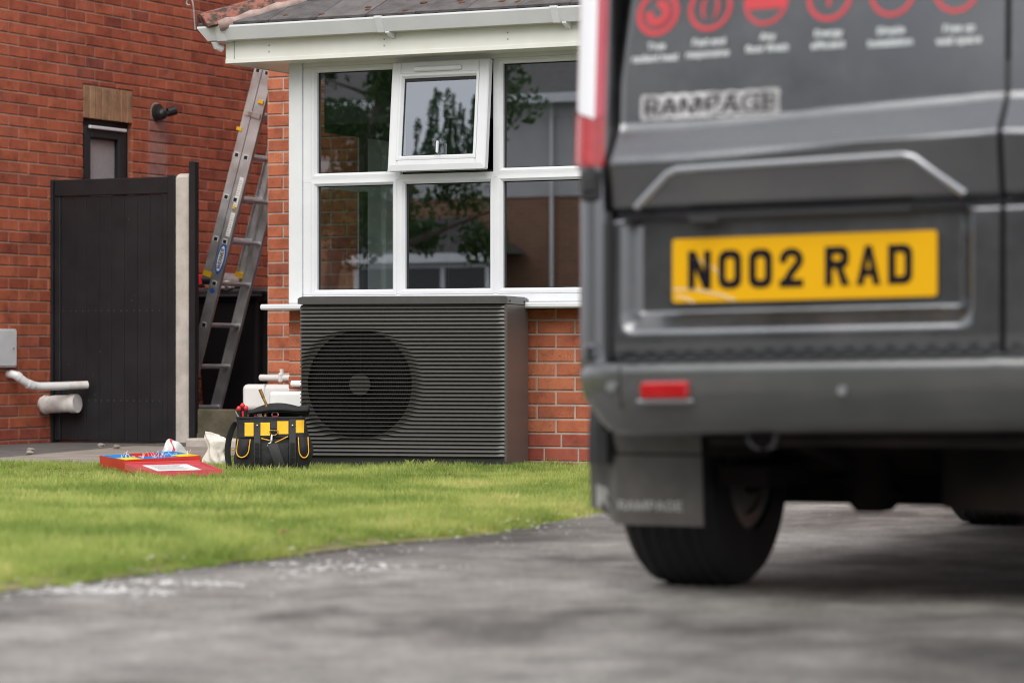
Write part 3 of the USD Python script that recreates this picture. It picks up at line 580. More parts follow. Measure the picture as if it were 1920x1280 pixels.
# ---------------------------------------------------------------- gate, post, gravel board
gate = thing("garden_gate", "tall black boarded gate standing ajar between brick wall and concrete post", "gate")
GY = 16.27; gx = [-11.445 + i * .0995 for i in range(9)]
for i in range(8):
    part(gate, "board", rb(gx[i] + .016, gx[i] + .113, GY + .002, GY + .024, .005, 1.60, .002), M["gate_black"])
part(gate, "top_rail", rb(-11.475, -10.565, GY - .012, GY + .03, 1.602, 1.712, .006), M["gate_black"])
part(gate, "side_stile", rb(-11.475, -11.432, GY - .010, GY + .03, .0, 1.601, .006), M["gate_black"])
part(gate, "side_stile", rb(-10.632, -10.590, GY - .010, GY + .03, .0, 1.601, .006), M["gate_black"])
part(gate, "hinge_post", rb(-11.495, -11.478, GY - .03, GY + .05, -.01, 1.715, .004), M["gate_black"])
part(gate, "meeting_stile", rb(-10.588, -10.530, GY - .022, GY + .035, -.02, 1.722, .008), M["gate_black"])
sp = []
for z in (.265, .85):
    for i in range(8):
        for dx in (.035, .09): sp.append(bx(gx[i] + dx - .003, gx[i] + dx + .003, GY - .0005, GY + .003, z - .003, z + .003))
for i in range(12):
    x, z = rng.uniform(-11.4, -10.65), rng.uniform(.15, 1.55); r = rng.uniform(.0015, .0035); sp.append(bx(x - r, x + r, GY - .0005, GY + .003, z - r, z + r))
part(gate, "nail_heads", cat(sp), M["speck"], kind="stuff")
post = thing("concrete_post", "pale weathered concrete post beside the black gate", "post")
part(post, "post", cat([rb(-10.522, -10.425, GY - .03, GY + .07, -.06, 1.712, .010)]), M["concrete_post"])
part(post, "rounded_top", xf(trimesh.creation.capsule(.07, .03, count=[12, 8]), (-10.474, GY + .02, 1.700), 0, math.pi / 2), M["concrete_post"], True)
one("steel_post", cat([rb(-10.422, -10.376, GY - .025, GY + .03, -.06, 1.805, .005)]), M["gate_black"], "thin black post standing taller beside the pale concrete post", "post")
one("gravel_board", cat([rb(-10.374, -9.49, GY + .0, GY + .05, -.02, .215, .008), rb(-10.37, -9.495, GY - .012, GY - .001, .02, .06, .004)]), M["moss_concrete"], "mossy brown gravel board across the passage at the foot of the ladder", "gravel board")

# ---------------------------------------------------------------- ladder
lad = thing("extension_ladder", "aluminium double extension ladder leaning in the passage behind the gate", "ladder")
ld = np.array([.2835, 0, .959])           # up the ladder
ln = np.array([-.959, 0, .2835])          # out of its face
lf = np.array([-10.845, 0, .0])           # foot (x at z = 0)
def rail(y0, y1, t0, t1, a0, a1):
    V = []
    for t in (t0, t1):
        for a, y in ((a0, y0), (a1, y0), (a1, y1), (a0, y1)):
            p = lf + ld * t + ln * a; V.append((p[0], y, p[2]))
    V = np.array(V); return trimesh.convex.convex_hull(V)
def channel(y0, y1, t0, t1, a0, a1, inner):      # C section
    t_ = .004
    web = rail(y0, y0 + t_, t0, t1, a0, a1) if inner > 0 else rail(y1 - t_, y1, t0, t1, a0, a1)
    lo_, hi_ = (y0 + t_, y1) if inner > 0 else (y0, y1 - t_)
    return cat([web, rail(lo_, hi_, t0, t1, a0, a0 + t_), rail(lo_, hi_, t0, t1, a1 - t_, a1)])
YN, YF = 16.75, 17.17
part(lad, "stile", channel(YN, YN + .028, .05, 2.9, -.037, .040, 1), M["aluminium"])
part(lad, "stile", channel(YF - .028, YF, .05, 2.9, -.037, .040, -1), M["aluminium"])
part(lad, "fly_stile", channel(YN - .004, YN + .024, 1.14, 2.95, .044, .104, 1), M["aluminium"])
part(lad, "fly_stile", channel(YF - .022, YF + .006, 1.14, 2.95, .044, .104, -1), M["aluminium"])
tr = [(.212 + i * .2735) / .959 for i in range(10)]
for i, t in enumerate(tr):
    p = lf + ld * t; part(lad, "rung", tube([(p[0], YN + .004, p[2]), (p[0], YF - .004, p[2])], .0155, 8), M["aluminium"], 40)
for i, t in enumerate(tr):
    if t < 1.2: continue
    p = lf + ld * t + ln * .074; part(lad, "rung", tube([(p[0], YN + .0, p[2]), (p[0], YF, p[2])], .0145, 8), M["aluminium"], 40)
for i, t in enumerate(tr):
    hs = [0.004] + ([.074] if t > 1.2 else [])
    for a in hs:
        y = YN - .001 if a < .05 else YN - .005
        part(lad, "rung_socket", rail(y - .002, y + .002, t - .017, t + .017, a - .018, a + .018), M["meter"])
        part(lad, "rung_end", rail(y - .004, y - .0005, t - .012, t + .012, a - .013, a + .013), M["black_plastic"])
for y in (YN + .010, YF - .008):
    part(lad, "end_cap", rail(y - .018, y + .018, 1.105, 1.14, .042, .106), M["yellow_plastic"])
for t, a in ((2.30, .0), (2.09, .108)):
    part(lad, "yellow_stop", rail(YN - .012, YN + .01, t, t + .022, a - .026, a + .014), M["yellow_plastic"])
part(lad, "clamp_plate", rail(YN - .012, YN - .006, 2.20, 2.235, -.03, .095), M["aluminium"])
part(lad, "clamp_bolt", rail(YN - .018, YN - .012, 2.205, 2.230, .035, .06), M["steel"])
def sticker(t0, t1, a0, a1, mat, nm, y=YN - .0008): return part(lad, nm, rail(y - .0007, y, t0, t1, a0, a1), mat)
for t0, t1 in ((1.60, 1.80), (1.40, 1.56)):
    st = sticker(t0, t1, -.022, .010, M["white_label"], "sticker")
    ln_ = [rail(YN - .0022, YN - .0016, t0 + .012 + k * .016, t0 + .016 + k * .016, -.018 + .004 * (k % 3), .006) for k in range(int((t1 - t0) / .016) - 1)]
    part(st, "printed_lines", cat(ln_), M["grey_print"])
sticker(1.585, 1.605, -.012, .010, M["yellow_plastic"], "sticker", YN - .0055)
def lad_flat(poly, t, a, lift, mat, nm, parent=None):    # drawing on the outer face of the near stile, x runs up the ladder
    m = flat(poly, .0008); v = m.vertices
    p = lf[None] + ld[None] * (t + v[:, :1]) + ln[None] * (a + v[:, 1:2]); w = np.stack([p[:, 0], YN - lift - v[:, 2], p[:, 2]], 1)
    return part(parent or lad, nm, T(w, m.faces), mat)
def oval(a, b): return shapely.affinity.scale(Point(0, 0).buffer(1, 24), a, b)
lb = lad_flat(oval(.105, .033), 1.245, .002, .001, M["blue_label"], "oval_label")
lad_flat(oval(.085, .022), 1.245, .002, .0022, M["white_label"], "label_face", lb)
tm = meshkit.text_mesh("WERNER", .024, .0008, bold=True); v = tm.vertices.copy(); v[:, 0] -= (v[:, 0].min() + v[:, 0].max()) / 2; v[:, 1] -= .012
p = lf[None] + ld[None] * (1.245 + v[:, :1]) + ln[None] * (.002 + v[:, 1:2])
part(lb, "lettering", T(np.stack([p[:, 0], YN - .0034 - v[:, 2], p[:, 2]], 1), tm.faces), M["ink"])
lad_flat(Point(0, 0).buffer(.017, 16), 1.025, .006, .001, M["blue_label"], "round_sticker")

# ---------------------------------------------------------------- bins in the passage
def wheelie(name, label, x, y, lidmat, rz=0, h=1.0):
    b = thing(name, label, "wheelie bin", (x, y, 0), rz, None)
    def rr(w, d, z, k=.05):
        pts = []
        for cx, cy, a0 in ((w - k, d - k, 0), (-w + k, d - k, 90), (-w + k, -d + k, 180), (w - k, -d + k, 270)):
            for a in (0, 30, 60, 90): pts.append((cx + k * math.cos(math.radians(a0 + a)), cy + k * math.sin(math.radians(a0 + a)), z))
        return np.array(pts)
    part(b, "body", loft([rr(.22, .26, .05), rr(.24, .29, .5), rr(.265, .325, h - .07), rr(.285, .345, h - .068), rr(.285, .345, h - .03), rr(.27, .33, h - .028)]), M["bin_black"], 40)
    part(b, "lid", loft([rr(.29, .35, h - .026), rr(.292, .352, h - .004), rr(.27, .33, h + .012), rr(.2, .25, h + .022)]), lidmat, 40)
    part(b, "lid_lip", rb(-.29, .29, -.375, -.345, h - .045, h - .028, .006), lidmat)
    part(b, "handle", tube([(-.2, .40, h - .03), (.2, .40, h - .03)], .014, 8), lidmat, 40)
    for sx_ in (-1, 1):
        part(b, "wheel", xf(trimesh.creation.cylinder(.1, .05, sections=20), (sx_ * .25, .24, .1), 0, math.pi / 2), M["rubber"], 40)
    return b
wheelie("wheelie_bin", "black wheelie bin with black lid behind the ladder", -10.90, 17.75, M["bin_lid"], 4, 1.0)
wheelie("wheelie_bin", "black wheelie bin tucked against the house corner, its bright blue lid just showing", -10.28, 18.05, M["blue_plastic"], -3, .99)
wheelie("wheelie_bin", "black wheelie bin mostly hidden behind the concrete post", -11.2, 18.5, M["bin_lid"], 0, 1.0)
dr = thing("cordless_drill", "red and black cordless drill lying on the bin lid, left of the ladder", "drill", (-11.12, 17.50, 1.03), 10)
part(dr, "body", cat([tube([(-.02, 0, .05), (.10, 0, .05)], .032, 12), rb(-.035, .02, -.03, .03, -.005, .085, .01)]), M["black_plastic"], 40)
part(dr, "red_housing", cat([rb(-.04, .015, -.035, .035, .01, .085, .008)]), M["red_grip"])
part(dr, "chuck", tube([(.10, 0, .05), (.15, 0, .05)], [.024, .015], 10), M["steel"], 40)
part(dr, "red_collar", tube([(.19, .04, .045), (.215, .04, .045)], .03, 12), M["red_grip"], 40)
one("grey_canister", tube([(-10.97, 17.50, 1.075), (-10.79, 17.50, 1.065)], [.054, .047], 16), M["iron"], "grey plastic canister lying on the bin behind the ladder", "canister", 40)
cl = trimesh.creation.icosphere(3, .052); cl.vertices *= [1.15, .8, .62]; cl.vertices += .03 * (np.stack([meshkit.noise(cl.vertices * 30 + k * 9) for k in range(3)], 1) - .5)
one("white_rag", xf(cl, (-10.87, 17.41, 1.035)), M["poly"], "crumpled white rag lying on the front of the bin lid", "rag", True)

# ---------------------------------------------------------------- things on the left wall
lamp = thing("wall_light", "black round wall light with tilted head on the brick wall", "wall light", (WX, 17.50, 2.245))
part(lamp, "back_plate", xf(trimesh.creation.cylinder(.060, .03, sections=28), (.018, 0, 0), 0, math.pi / 2), M["lamp_black"], 40)
part(lamp, "dome", xf(trimesh.creation.capsule(.025, .042, count=[16, 10]), (.04, .0, -.01), 0, math.pi / 2), M["lamp_black"], True)
part(lamp, "arm", tube([(.05, .01, -.01), (.075, .03, -.01), (.09, .05, .0)], .018, 10), M["lamp_black"], 40)
part(lamp, "head", xf(trimesh.creation.cylinder(.031, .060, sections=20), (.095, .062, .010), .9, math.pi / 2.4), M["lamp_black"], 40)
part(lamp, "stain_ring", xf(trimesh.creation.cylinder(.068, .004, sections=28), (.0065, 0, .005), 0, math.pi / 2), M["mortar_red"])
one("white_overflow_stub", tube([(WX - .02, 18.71, 2.225), (WX + .07, 18.71, 2.22)], .030, 12), M["white_pvc"], "short white overflow pipe poking from the shaded brick wall", "pipe", 40)
mb = thing("meter_box", "white plastic meter box on the brick wall at the left edge", "meter box", (WX, 15.60, .606))
def rrect(w, h, r): return sbox(-w + r, -h + r, w - r, h - r).buffer(r, 6)
def face_x(poly, d, x0):
    m = flat(poly, d); v = m.vertices; return T(np.stack([x0 + v[:, 2], v[:, 0], v[:, 1]], 1), m.faces)
part(mb, "box", face_x(rrect(.215, .124, .02), .045, 0), M["meter"])
part(mb, "door", face_x(rrect(.20, .112, .016), .010, .045), M["meter"])
part(mb, "lock", face_x(Point(.165, 0).buffer(.008), .004, .055), M["grey_print"])
def ell(pts, r, n=12): return tube(pts, r, n)
wp = thing("waste_pipe", "white waste pipe with swan bend sticking out across the gate's edge", "pipe")
part(wp, "pipe", ell([(-11.5, 15.77, .435), (-11.46, 15.77, .438), (-11.425, 15.775, .430), (-11.405, 15.80, .405), (-11.385, 15.85, .372), (-11.355, 15.93, .358), (-11.30, 16.03, .360), (-11.25, 16.10, .363)], .027, 14), M["white_pvc"], True)
part(wp, "pipe_end", ell([(-11.25, 16.10, .363), (-11.175, 16.205, .367)], .026, 14), M["old_pvc"], 40, label="grimy darker end of the waste pipe")
part(wp, "pipe_collar", ell([(-11.428, 15.773, .432), (-11.412, 15.79, .415)], .0305, 14), M["white_pvc"], 40)
part(wp, "pipe_collar", ell([(-11.389, 15.84, .378), (-11.374, 15.88, .364)], .0305, 14), M["white_pvc"], 40)
sp_ = thing("soil_pipe_stub", "fat cream soil pipe stub under the thin waste pipe", "pipe")
part(sp_, "bend", ell([(-11.50, 16.15, .236), (-11.45, 16.155, .236), (-11.40, 16.165, .240), (-11.33, 16.175, .243), (-11.27, 16.178, .245)], [.052, .056, .058, .056, .056], 18), M["old_pvc"], True)
part(sp_, "collar", ell([(-11.285, 16.175, .244), (-11.235, 16.178, .246)], .061, 18), M["old_pvc"], 40)
part(sp_, "collar", ell([(-11.478, 16.152, .236), (-11.455, 16.154, .236)], .062, 18), M["old_pvc"], 40)

# ---------------------------------------------------------------- white pipe work at the house corner
tk = thing("pipe_trunking", "rounded white plastic pipe cover at the house corner, left of the heat pump", "trunking")
def rbx(x0, x1, y0, y1, z0, z1, r): 
    b = trimesh.creation.icosphere(2, r).vertices; return trimesh.convex.convex_hull(np.vstack([b + [x, y, z] for x in (x0 + r, x1 - r) for y in (y0 + r, y1 - r) for z in (z0 + r, z1 - r)]))
part(tk, "long_cover", rbx(-9.43, -8.60, 15.28, 15.42, .235, .388, .03), M["white_pvc"], True)
part(tk, "end_cover", rbx(-8.505, -8.06, 14.06, 14.20, .22, .366, .022), M["white_pvc"], True)
part(tk, "cover_joint", rb(-9.272, -9.262, 15.277, 15.423, .247, .389, .002), M["meter"])
ov = thing("overflow_pipe", "thin white overflow pipe clipped to the house corner above the white cover", "pipe")
part(ov, "pipe", ell([(-9.46, 15.55, .425), (-9.17, 15.55, .425), (-9.15, 15.60, .425), (-9.15, HY + .02, .425)], .0195, 12), M["white_pvc"], 40)
part(ov, "pipe", ell([(-8.45, 14.225, .406), (-8.0, 14.225, .406)], .018, 12), M["white_pvc"], 40)
part(ov, "pipe_clip", cat([rb(-9.325, -9.295, 15.525, HY - .004, .396, .455, .008), ell([(-9.31, 15.55, .45), (-9.31, 15.55, .478)], .012, 8)]), M["white_pvc"])

# ---------------------------------------------------------------- heat pump
hp = thing("heat_pump", "dark grey louvred heat pump with round fan grille on the lawn under the bay window", "heat pump", (-7.957, 13.485, .012), 12.5)
PW, PD_, PH = 1.11, .46, .85
FC, FR = (.318, .400), .283
n_sl = 38; pitch = .0206; zb = .030
part(hp, "case", cat([bx(.012, PW - .004, .05, PD_, .0, .815), ]), M["pump_dark"])
plate = sbox(.008, .016, PW - .002, .82).difference(Point(*FC).buffer(FR, 48))
part(hp, "front_plate", xf(upright(flat(plate, .004)), (0, .012, 0)), M["pump"])
rimv = [(FC[0] + FR * math.cos(t), .013, FC[1] + FR * math.sin(t)) for t in np.linspace(0, 2 * math.pi, 64, endpoint=False)]
r1 = np.array(rimv); r2 = r1.copy(); r2[:, 1] = .05
part(hp, "fan_rim", wrap([np.vstack([r1, r1[:1]])[:-1], r2]), M["pump"])
wires = []
for r in np.arange(.07, FR - .004, .0125):
    wires.append(tube([(FC[0] + r * math.cos(t), .022, FC[1] + r * math.sin(t)) for t in np.linspace(0, 2 * math.pi, 48, endpoint=False)], .0011, 4, closed=True))
for t in np.linspace(0, 2 * math.pi, 24, endpoint=False):
    wires.append(tube([(FC[0] + .05 * math.cos(t), .025, FC[1] + .05 * math.sin(t)), (FC[0] + FR * math.cos(t), .025, FC[1] + FR * math.sin(t))], .0012, 4))
part(hp, "fan_guard", cat(wires), M["pump_wire"], kind="stuff")
part(hp, "fan_hub", xf(trimesh.creation.cylinder(.057, .012, sections=40), (FC[0], .014, FC[1]), 0, 0, math.pi / 2), M["pump_hub"], 40)
for k in range(3):
    a0 = k * 2 * math.pi / 3
    part(hp, "fan_blade", grid(8, 6, lambda u, v, a0=a0: (FC[0] + (.06 + .20 * v) * math.cos(a0 + 1.3 * u), .034 + .012 * u, FC[1] + (.06 + .20 * v) * math.sin(a0 + 1.3 * u))), M["pump_dark"])
xs = np.linspace(.0, PW - .008, 150)
for i in range(n_sl):
    z = zb + pitch * (i + .5)
    half = math.sqrt(max(0, 1 - ((z - FC[1]) / (FR + .004)) ** 2)) * (FR + .004) if abs(z - FC[1]) < FR + .004 else -1
    # 0 far outside the fan opening, 1 inside it
    if half > 0:
        w_ = sstep(half + .075 - np.abs(xs - FC[0]), 0, .062)
    else:
        near = max(0.0, 1 - (abs(z - FC[1]) - FR) / .03); w_ = .35 * near * sstep(.17 - np.abs(xs - FC[0]), 0, .15)
    rings2 = []
    curl = sstep(xs, PW - .055, PW - .010)     # right ends curl back into the post
    for x, w1, c1 in zip(xs, w_, curl):
        lip = -.0085 * (1 - w1) + .0005
        yo = -.0155 * (1 - .8 * c1)
        sec = [(.012, z + .0060 * (1 - w1) + .0022), (yo * .45, z + (.0022 * (1 - w1)) + .0020), (yo, z + lip + .0030), (yo - .0012, z + lip + .0006), (yo, z + lip - .0016), (yo * .4, z + lip - .0022 + .002 * w1), (.012, z - .0036 * (1 - w1) - .0012)]
        rings2.append(np.array([(x, yy, zz_) for yy, zz_ in sec]))
    part(hp, "slat", loft(rings2), M["pump"], 35)
top = thing  # (no-op alias keeps the line count readable)
tp = Polygon([(-.008, -.030), (PW - .03, -.030), (PW + .004, .0), (PW + .004, PD_), (-.008, PD_)])
part(hp, "top_cover", cat([xf(flat(tp, .030), (0, 0, .818)), xf(flat(tp.buffer(-.006), .006), (0, 0, .848)), xf(flat(tp.buffer(-.016), .004), (0, 0, .854))]), M["pump"])
part(hp, "side_panel", rb(PW - .008, PW + .002, .0, PD_, -.03, .816, .003), M["pump_side"])
part(hp, "corner_post", rb(PW - .014, PW + .003, -.004, .03, .0, .817, .004), M["pump_side"])
part(hp, "end_cheek", rb(-.004, .006, .014, PD_, .0, .815, .002), M["pump"])
part(hp, "base_rail", rb(.02, PW - .01, .004, .40, -.05, .024, .003), M["pump_dark"])
for yy in (.05, .36): part(hp, "screw", xf(trimesh.creation.cylinder(.006, .004, sections=10), (PW + .0055, yy, .832), 0, math.pi / 2), M["gasket"])

# ---------------------------------------------------------------- tool bag
BAG_RZ = 29
bag = thing("tool_bag", "open black and yellow tool bag standing on the grass in front of the heat pump", "tool bag", (-7.82, 12.97, -.028), BAG_RZ)
UsdGeom.Xformable(stage.GetPrimAtPath(bag)).AddScaleOp().Set(Gf.Vec3f(1, 1, 1.13))
def half_w(z): return np.interp(z, [0, .02, .07, .12, .18, .245], [.155, .185, .198, .193, .178, .172])
def half_d(z): return np.interp(z, [0, .02, .07, .12, .18, .245], [.080, .100, .112, .110, .098, .090])
def cx_(z): return np.interp(z, [0, .1, .245], [-.012, .012, -.008])
def bring(z, n=56, k=.0):
    t = np.linspace(0, 2 * math.pi, n, endpoint=False); p = 2 / 5.0
    x = np.sign(np.cos(t)) * np.abs(np.cos(t)) ** p * (half_w(z) - k); y = np.sign(np.sin(t)) * np.abs(np.sin(t)) ** p * (half_d(z) - k)
    return np.stack([x + cx_(z), y, 0 * x + z], 1)
zs_ = [0, .006, .02, .04, .06, .08, .10, .12, .14, .16, .18, .2, .22, .235, .245]
bm = loft([bring(z) for z in zs_] + [bring(.245, k=.006), bring(.21, k=.008), bring(.10, k=.012)])
dn = bm.vertices.copy(); bm.vertices += (meshkit.fbm(dn * 14, 3)[:, None] - .5) * .014 * np.array([.7, 1, .15])
part(bag, "body", bm, M["nylon"], True)
def front(x, z, off):
    hw, hd_, c = float(half_w(z)), float(half_d(z)), float(cx_(z)); u = min(.999, abs((x - c) / hw)); return -hd_ * (1 - u ** 5.0) ** (1 / 5.0) - off
def patch(x0, x1, z0, z1, off=.008, n=10, skew=0.0, bulge=0.0):
    a = grid(n, n, lambda u, v: (x0 + (x1 - x0) * u + skew * v, front(x0 + (x1 - x0) * u + skew * v, z0 + (z1 - z0) * v, off + bulge * math.sin(math.pi * u) * math.sin(math.pi * v)), z0 + (z1 - z0) * v)); return a
for (a, b, c, d) in ((-.135, -.090, .166, .226), (-.062, -.008, .168, .226), (.027, .084, .175, .232), (.110, .162, .180, .236)):
    part(bag, "yellow_panel", patch(a, b, c, d, .012), M["bag_yellow"], True)
part(bag, "band", patch(-.165, .160, .160, .232, .009, 24), M["nylon"], True)
for (a, b, z1) in ((-.088, -.056, .226), (.089, .121, .268)):
    sx_ = (a + b) / 2
    part(bag, "strap", cat([patch(a, b, .012, z1 if z1 < .245 else .24, .015, 12)]), M["webbing"], True)
    rb_ = [patch(a + .004, b - .004, .015 + k * .0062, .0182 + k * .0062, .0185, 3) for k in range(20)]
    part(bag, "strap_ribs", cat(rb_), M["rubber"], kind="stuff")
    part(bag, "rivet", xf(trimesh.creation.icosphere(1, .005), (sx_, front(sx_, .213, .017), .213)), M["steel"], True)
def pocket(xa, xb, z0, z1, lean):
    part(bag, "pocket", patch(xa, xb, z0, z1, .012, 12, lean, .022), M["nylon"], True)
    pts = []
    for t in np.linspace(0, 1, 26):
        if t < .3: u, v = 0, 1 - t / .3 * .62
        elif t > .7: u, v = 1, .38 + (t - .7) / .3 * .62
        else: q = (t - .3) / .4 * math.pi; u, v = .5 - .5 * math.cos(q), .38 - .38 * math.sin(q)
        x = xa + (xb - xa) * u + lean * v; z = z0 + (z1 - z0) * v; pts.append((x, front(x, z, .020 + .010 * math.sin(math.pi * min(max(u, .05), .95)) * .6), z))
    part(bag, "pocket_piping", tube(pts, .0028, 6), M["piping"], True)
pocket(-.180, -.118, .072, .152, .012); pocket(.140, .188, .070, .160, -.006)
part(bag, "lower_pocket", patch(-.050, .085, .012, .135, .010, 14, 0, .022), M["nylon"], True)
part(bag, "pocket_edge", tube([(-.052, front(-.052, .156, .016), .156), (-.01, front(-.01, .148, .018), .147)], .0024, 6), M["piping"], True)
part(bag, "pocket_edge", tube([(.018, front(.018, .14, .018), .137), (.082, front(.082, .158, .017), .164)], .0024, 6), M["piping"], True)
part(bag, "hanging_strap", grid(5, 12, lambda u, v: (-.022 + .052 * u + .045 * (1 - v), front(.0, .1, .036 + .012 * math.sin(v * 3)) - .004 * math.sin(u * 3.1), .025 + .11 * v)), M["webbing"], True)
rg = [(.012 + .021 * math.cos(t), front(.012, .19, .020), .190 + .021 * math.sin(t)) for t in np.linspace(math.pi, 2 * math.pi, 14)]
part(bag, "ring", tube(rg + [rg[0]], .0027, 6), M["brass"], True)
part(bag, "ring_tab", patch(-.005, .027, .198, .232, .0155, 5), M["webbing"], True)
part(bag, "snap_hook", cat([tube([(.002, front(0, .16, .024), .172), (.0, front(0, .16, .026), .150), (-.002, front(0, .15, .028), .138)], [.005, .0065, .005], 8), tube([(-.002, front(0, .14, .028), .138), (-.016, front(0, .14, .028), .133), (-.020, front(0, .13, .028), .122)], .0032, 6)]), M["steel"], True)
# flap folded back, handles inside, long shoulder strap on the left
def flap(u, v):
    x = -.115 + .295 * u + .0; z = .248 + .060 * math.sin(math.pi * min(1, .15 + .85 * v)) * (.55 + .45 * math.sin(math.pi * min(1, u * 1.05 + .12))) ; y = -.06 + .17 * v
    return (x, y, z - .045 * (1 - u) ** 3 * v + .018 * u)
f1 = grid(18, 10, flap); f2 = f1.copy(); f2.vertices = f2.vertices + np.array([0, .002, -.012]); f2.faces = f2.faces[:, ::-1]
part(bag, "lid_flap", cat([f1, f2, tube([flap(t, 0) for t in np.linspace(0, 1, 20)], .007, 6), tube([flap(t, 1) for t in np.linspace(0, 1, 20)], .007, 6), tube([flap(0, t) for t in np.linspace(0, 1, 10)], .007, 6), tube([flap(1, t) for t in np.linspace(0, 1, 10)], .007, 6)]), M["nylon"], True)
part(bag, "rim", tube(np.vstack([bring(.246, 60, .002)]), .0055, 6, closed=True), M["nylon"], True)
sw = []
for t in np.linspace(0, 1, 16):
    sw.append((-.183 - .030 * math.sin(math.pi * t) ** .7 - .022 * t, -.02 - .03 * t, .215 * (1 - t) + .012))
def band(pts, w, dirv=(0, 1, 0), th=.003):
    P_ = np.array(pts); d = np.array(dirv, float); V = np.vstack([P_ - d * w / 2, P_ + d * w / 2, P_ - d * w / 2 + [th, 0, 0], P_ + d * w / 2 + [th, 0, 0]]); n = len(P_)
    q = []
    for i in range(n - 1): q += [(i, i + 1, n + i + 1, n + i), (2 * n + i, 3 * n + i, 3 * n + i + 1, 2 * n + i + 1), (i, 2 * n + i, 2 * n + i + 1, i + 1), (n + i, n + i + 1, 3 * n + i + 1, 3 * n + i)]
    return quads(V, q)
part(bag, "shoulder_strap", cat([band(sw, .038, (.7, .7, 0)), tube([(-.225, -.05, .022), (-.212, -.06, .014), (-.185, -.06, .012)], .014, 8)]), M["webbing"], True)
part(bag, "side_loop", rb(-.205, -.19, -.03, .0, .10, .106, .002), M["piping"])
# tools in the bag: things of their own
def bag_pt(x, y, z):
    a = math.radians(BAG_RZ); return np.array([-7.82 + x * math.cos(a) - y * math.sin(a), 12.97 + x * math.sin(a) + y * math.cos(a), -.028 + z * 1.13])
pl = thing("pliers", "pliers with bright red handle ends standing in the left of the tool bag", "pliers", bag_pt(-.15, -.01, .20), BAG_RZ)
for (x, y, z) in ((0, 0, .125), (-.018, -.012, .110), (.018, -.012, .112)):
    part(pl, "grip_end", tube([(x, y, z - .022), (x, y, z - .010), (x, y, z)], [.0105, .0125, .006], 10), M["red_grip"], True)
    part(pl, "handle", tube([(x * .4, y, -.04), (x, y, z - .022)], [.006, .0095], 8), M["black_plastic"], 40)
part(pl, "red_handle", tube([(.006, -.02, .02), (.002, -.02, .085)], .0055, 8), M["red_grip"], 40)
to = thing("blow_torch", "brass blow torch nozzle with bent tube sticking up from the tool bag", "blow torch", bag_pt(-.04, -.03, .20), BAG_RZ)
part(to, "neck", tube([(.006, 0, .07), (.012, 0, .10), (.008, 0, .125), (-.004, 0, .150)], .0068, 10), M["brass"], True)
part(to, "burner_tube", tube([(-.004, 0, .150), (-.012, 0, .172), (-.022, 0, .195)], [.0078, .0085, .0085], 12), M["brass"], 40)
part(to, "valve", cat([tube([(.003, 0, .035), (.006, 0, .07)], .010, 6), tube([(-.008, 0, .075), (.0, 0, .088), (.01, 0, .086), (.016, 0, .075)], .004, 6), tube([(.0, 0, -.02), (.003, 0, .035)], .008, 8)]), M["brass"], 40)
ks = thing("hex_keys", "small steel hex keys in a red holder beside the brass torch", "hex keys", bag_pt(-.07, -.02, .23), BAG_RZ)
for k in range(4): part(ks, "key", tube([(.028 - .007 * k, -.02, .0), (.0 - .006 * k + .012, -.02, .045)], .0024, 6), M["steel"])
part(ks, "holder", rb(-.022, -.006, -.025, .0, .02, .05, .004), M["red_grip"])
pw = thing("pipe_cutter", "small pipe cutter with open round steel jaw at the rim of the tool bag", "pipe cutter", bag_pt(.015, -.02, .245), BAG_RZ)
part(pw, "jaw", tube([(.016 * math.cos(t), -.02, .016 + .014 * math.sin(t)) for t in np.linspace(-.4, 3.6, 14)], .004, 6), M["steel"], True)
part(pw, "body", rb(-.016, .018, -.03, -.008, -.012, .010, .004), M["red_grip"])
wr = thing("thin_pliers", "thin dark jaws of long nose pliers leaning over the bag's left rim", "pliers", bag_pt(-.17, -.04, .22), BAG_RZ)
part(wr, "jaw", tube([(.03, -.01, .005), (-.008, -.01, .058)], [.005, .002], 6), M["black_plastic"])
part(wr, "jaw", tube([(.022, -.014, .0), (-.014, -.014, .062)], [.005, .002], 6), M["steel"])

# ---------------------------------------------------------------- red organiser case
case = thing("organiser_case", "open red case with blue and yellow compartments lying on the grass beside the tool bag", "case")
A_, B_, C_ = np.array([-8.719, 12.749, .050]), np.array([-8.379, 12.471, .042]), np.array([-7.958, 12.514, .070])
e1, e2 = C_ - B_, A_ - B_; en = np.cross(e1, e2); en /= np.linalg.norm(en)
def cp(u, v, h): return B_ + e1 * u + e2 * v + en * h
def cbox(u0, u1, v0, v1, h0, h1):
    return trimesh.convex.convex_hull(np.array([cp(u, v, h) for u in (u0, u1) for v in (v0, v1) for h in (h0, h1)]))
part(case, "tray", cat([cbox(0, 1, 0, 1, -.085, -.030), cbox(0, .012, 0, 1, -.03, 0), cbox(.988, 1, 0, 1, -.03, 0), cbox(.012, .988, 0, .014, -.03, 0), cbox(.012, .988, .986, 1, -.03, 0)]), M["case_red"])
for (u0, u1, v0, v1, mt) in ((.02, .31, .40, .98, "tray_blue"), (.02, .25, .02, .38, "tray_yellow"), (.33, .70, .34, .98, "case_red"), (.27, .72, .02, .32, "tray_blue"), (.72, .98, .40, .98, "tray_blue"), (.74, .98, .02, .38, "tray_yellow")):
    c0 = part(case, "compartment", cat([cbox(u0, u1, v0, v1, -.018, -.014), cbox(u0, u0 + .012, v0, v1, -.014, .001), cbox(u1 - .012, u1, v0, v1, -.014, .001), cbox(u0 + .012, u1 - .012, v0, v0 + .02, -.014, .001), cbox(u0 + .012, u1 - .012, v1 - .02, v1, -.014, .001)]), M[mt])
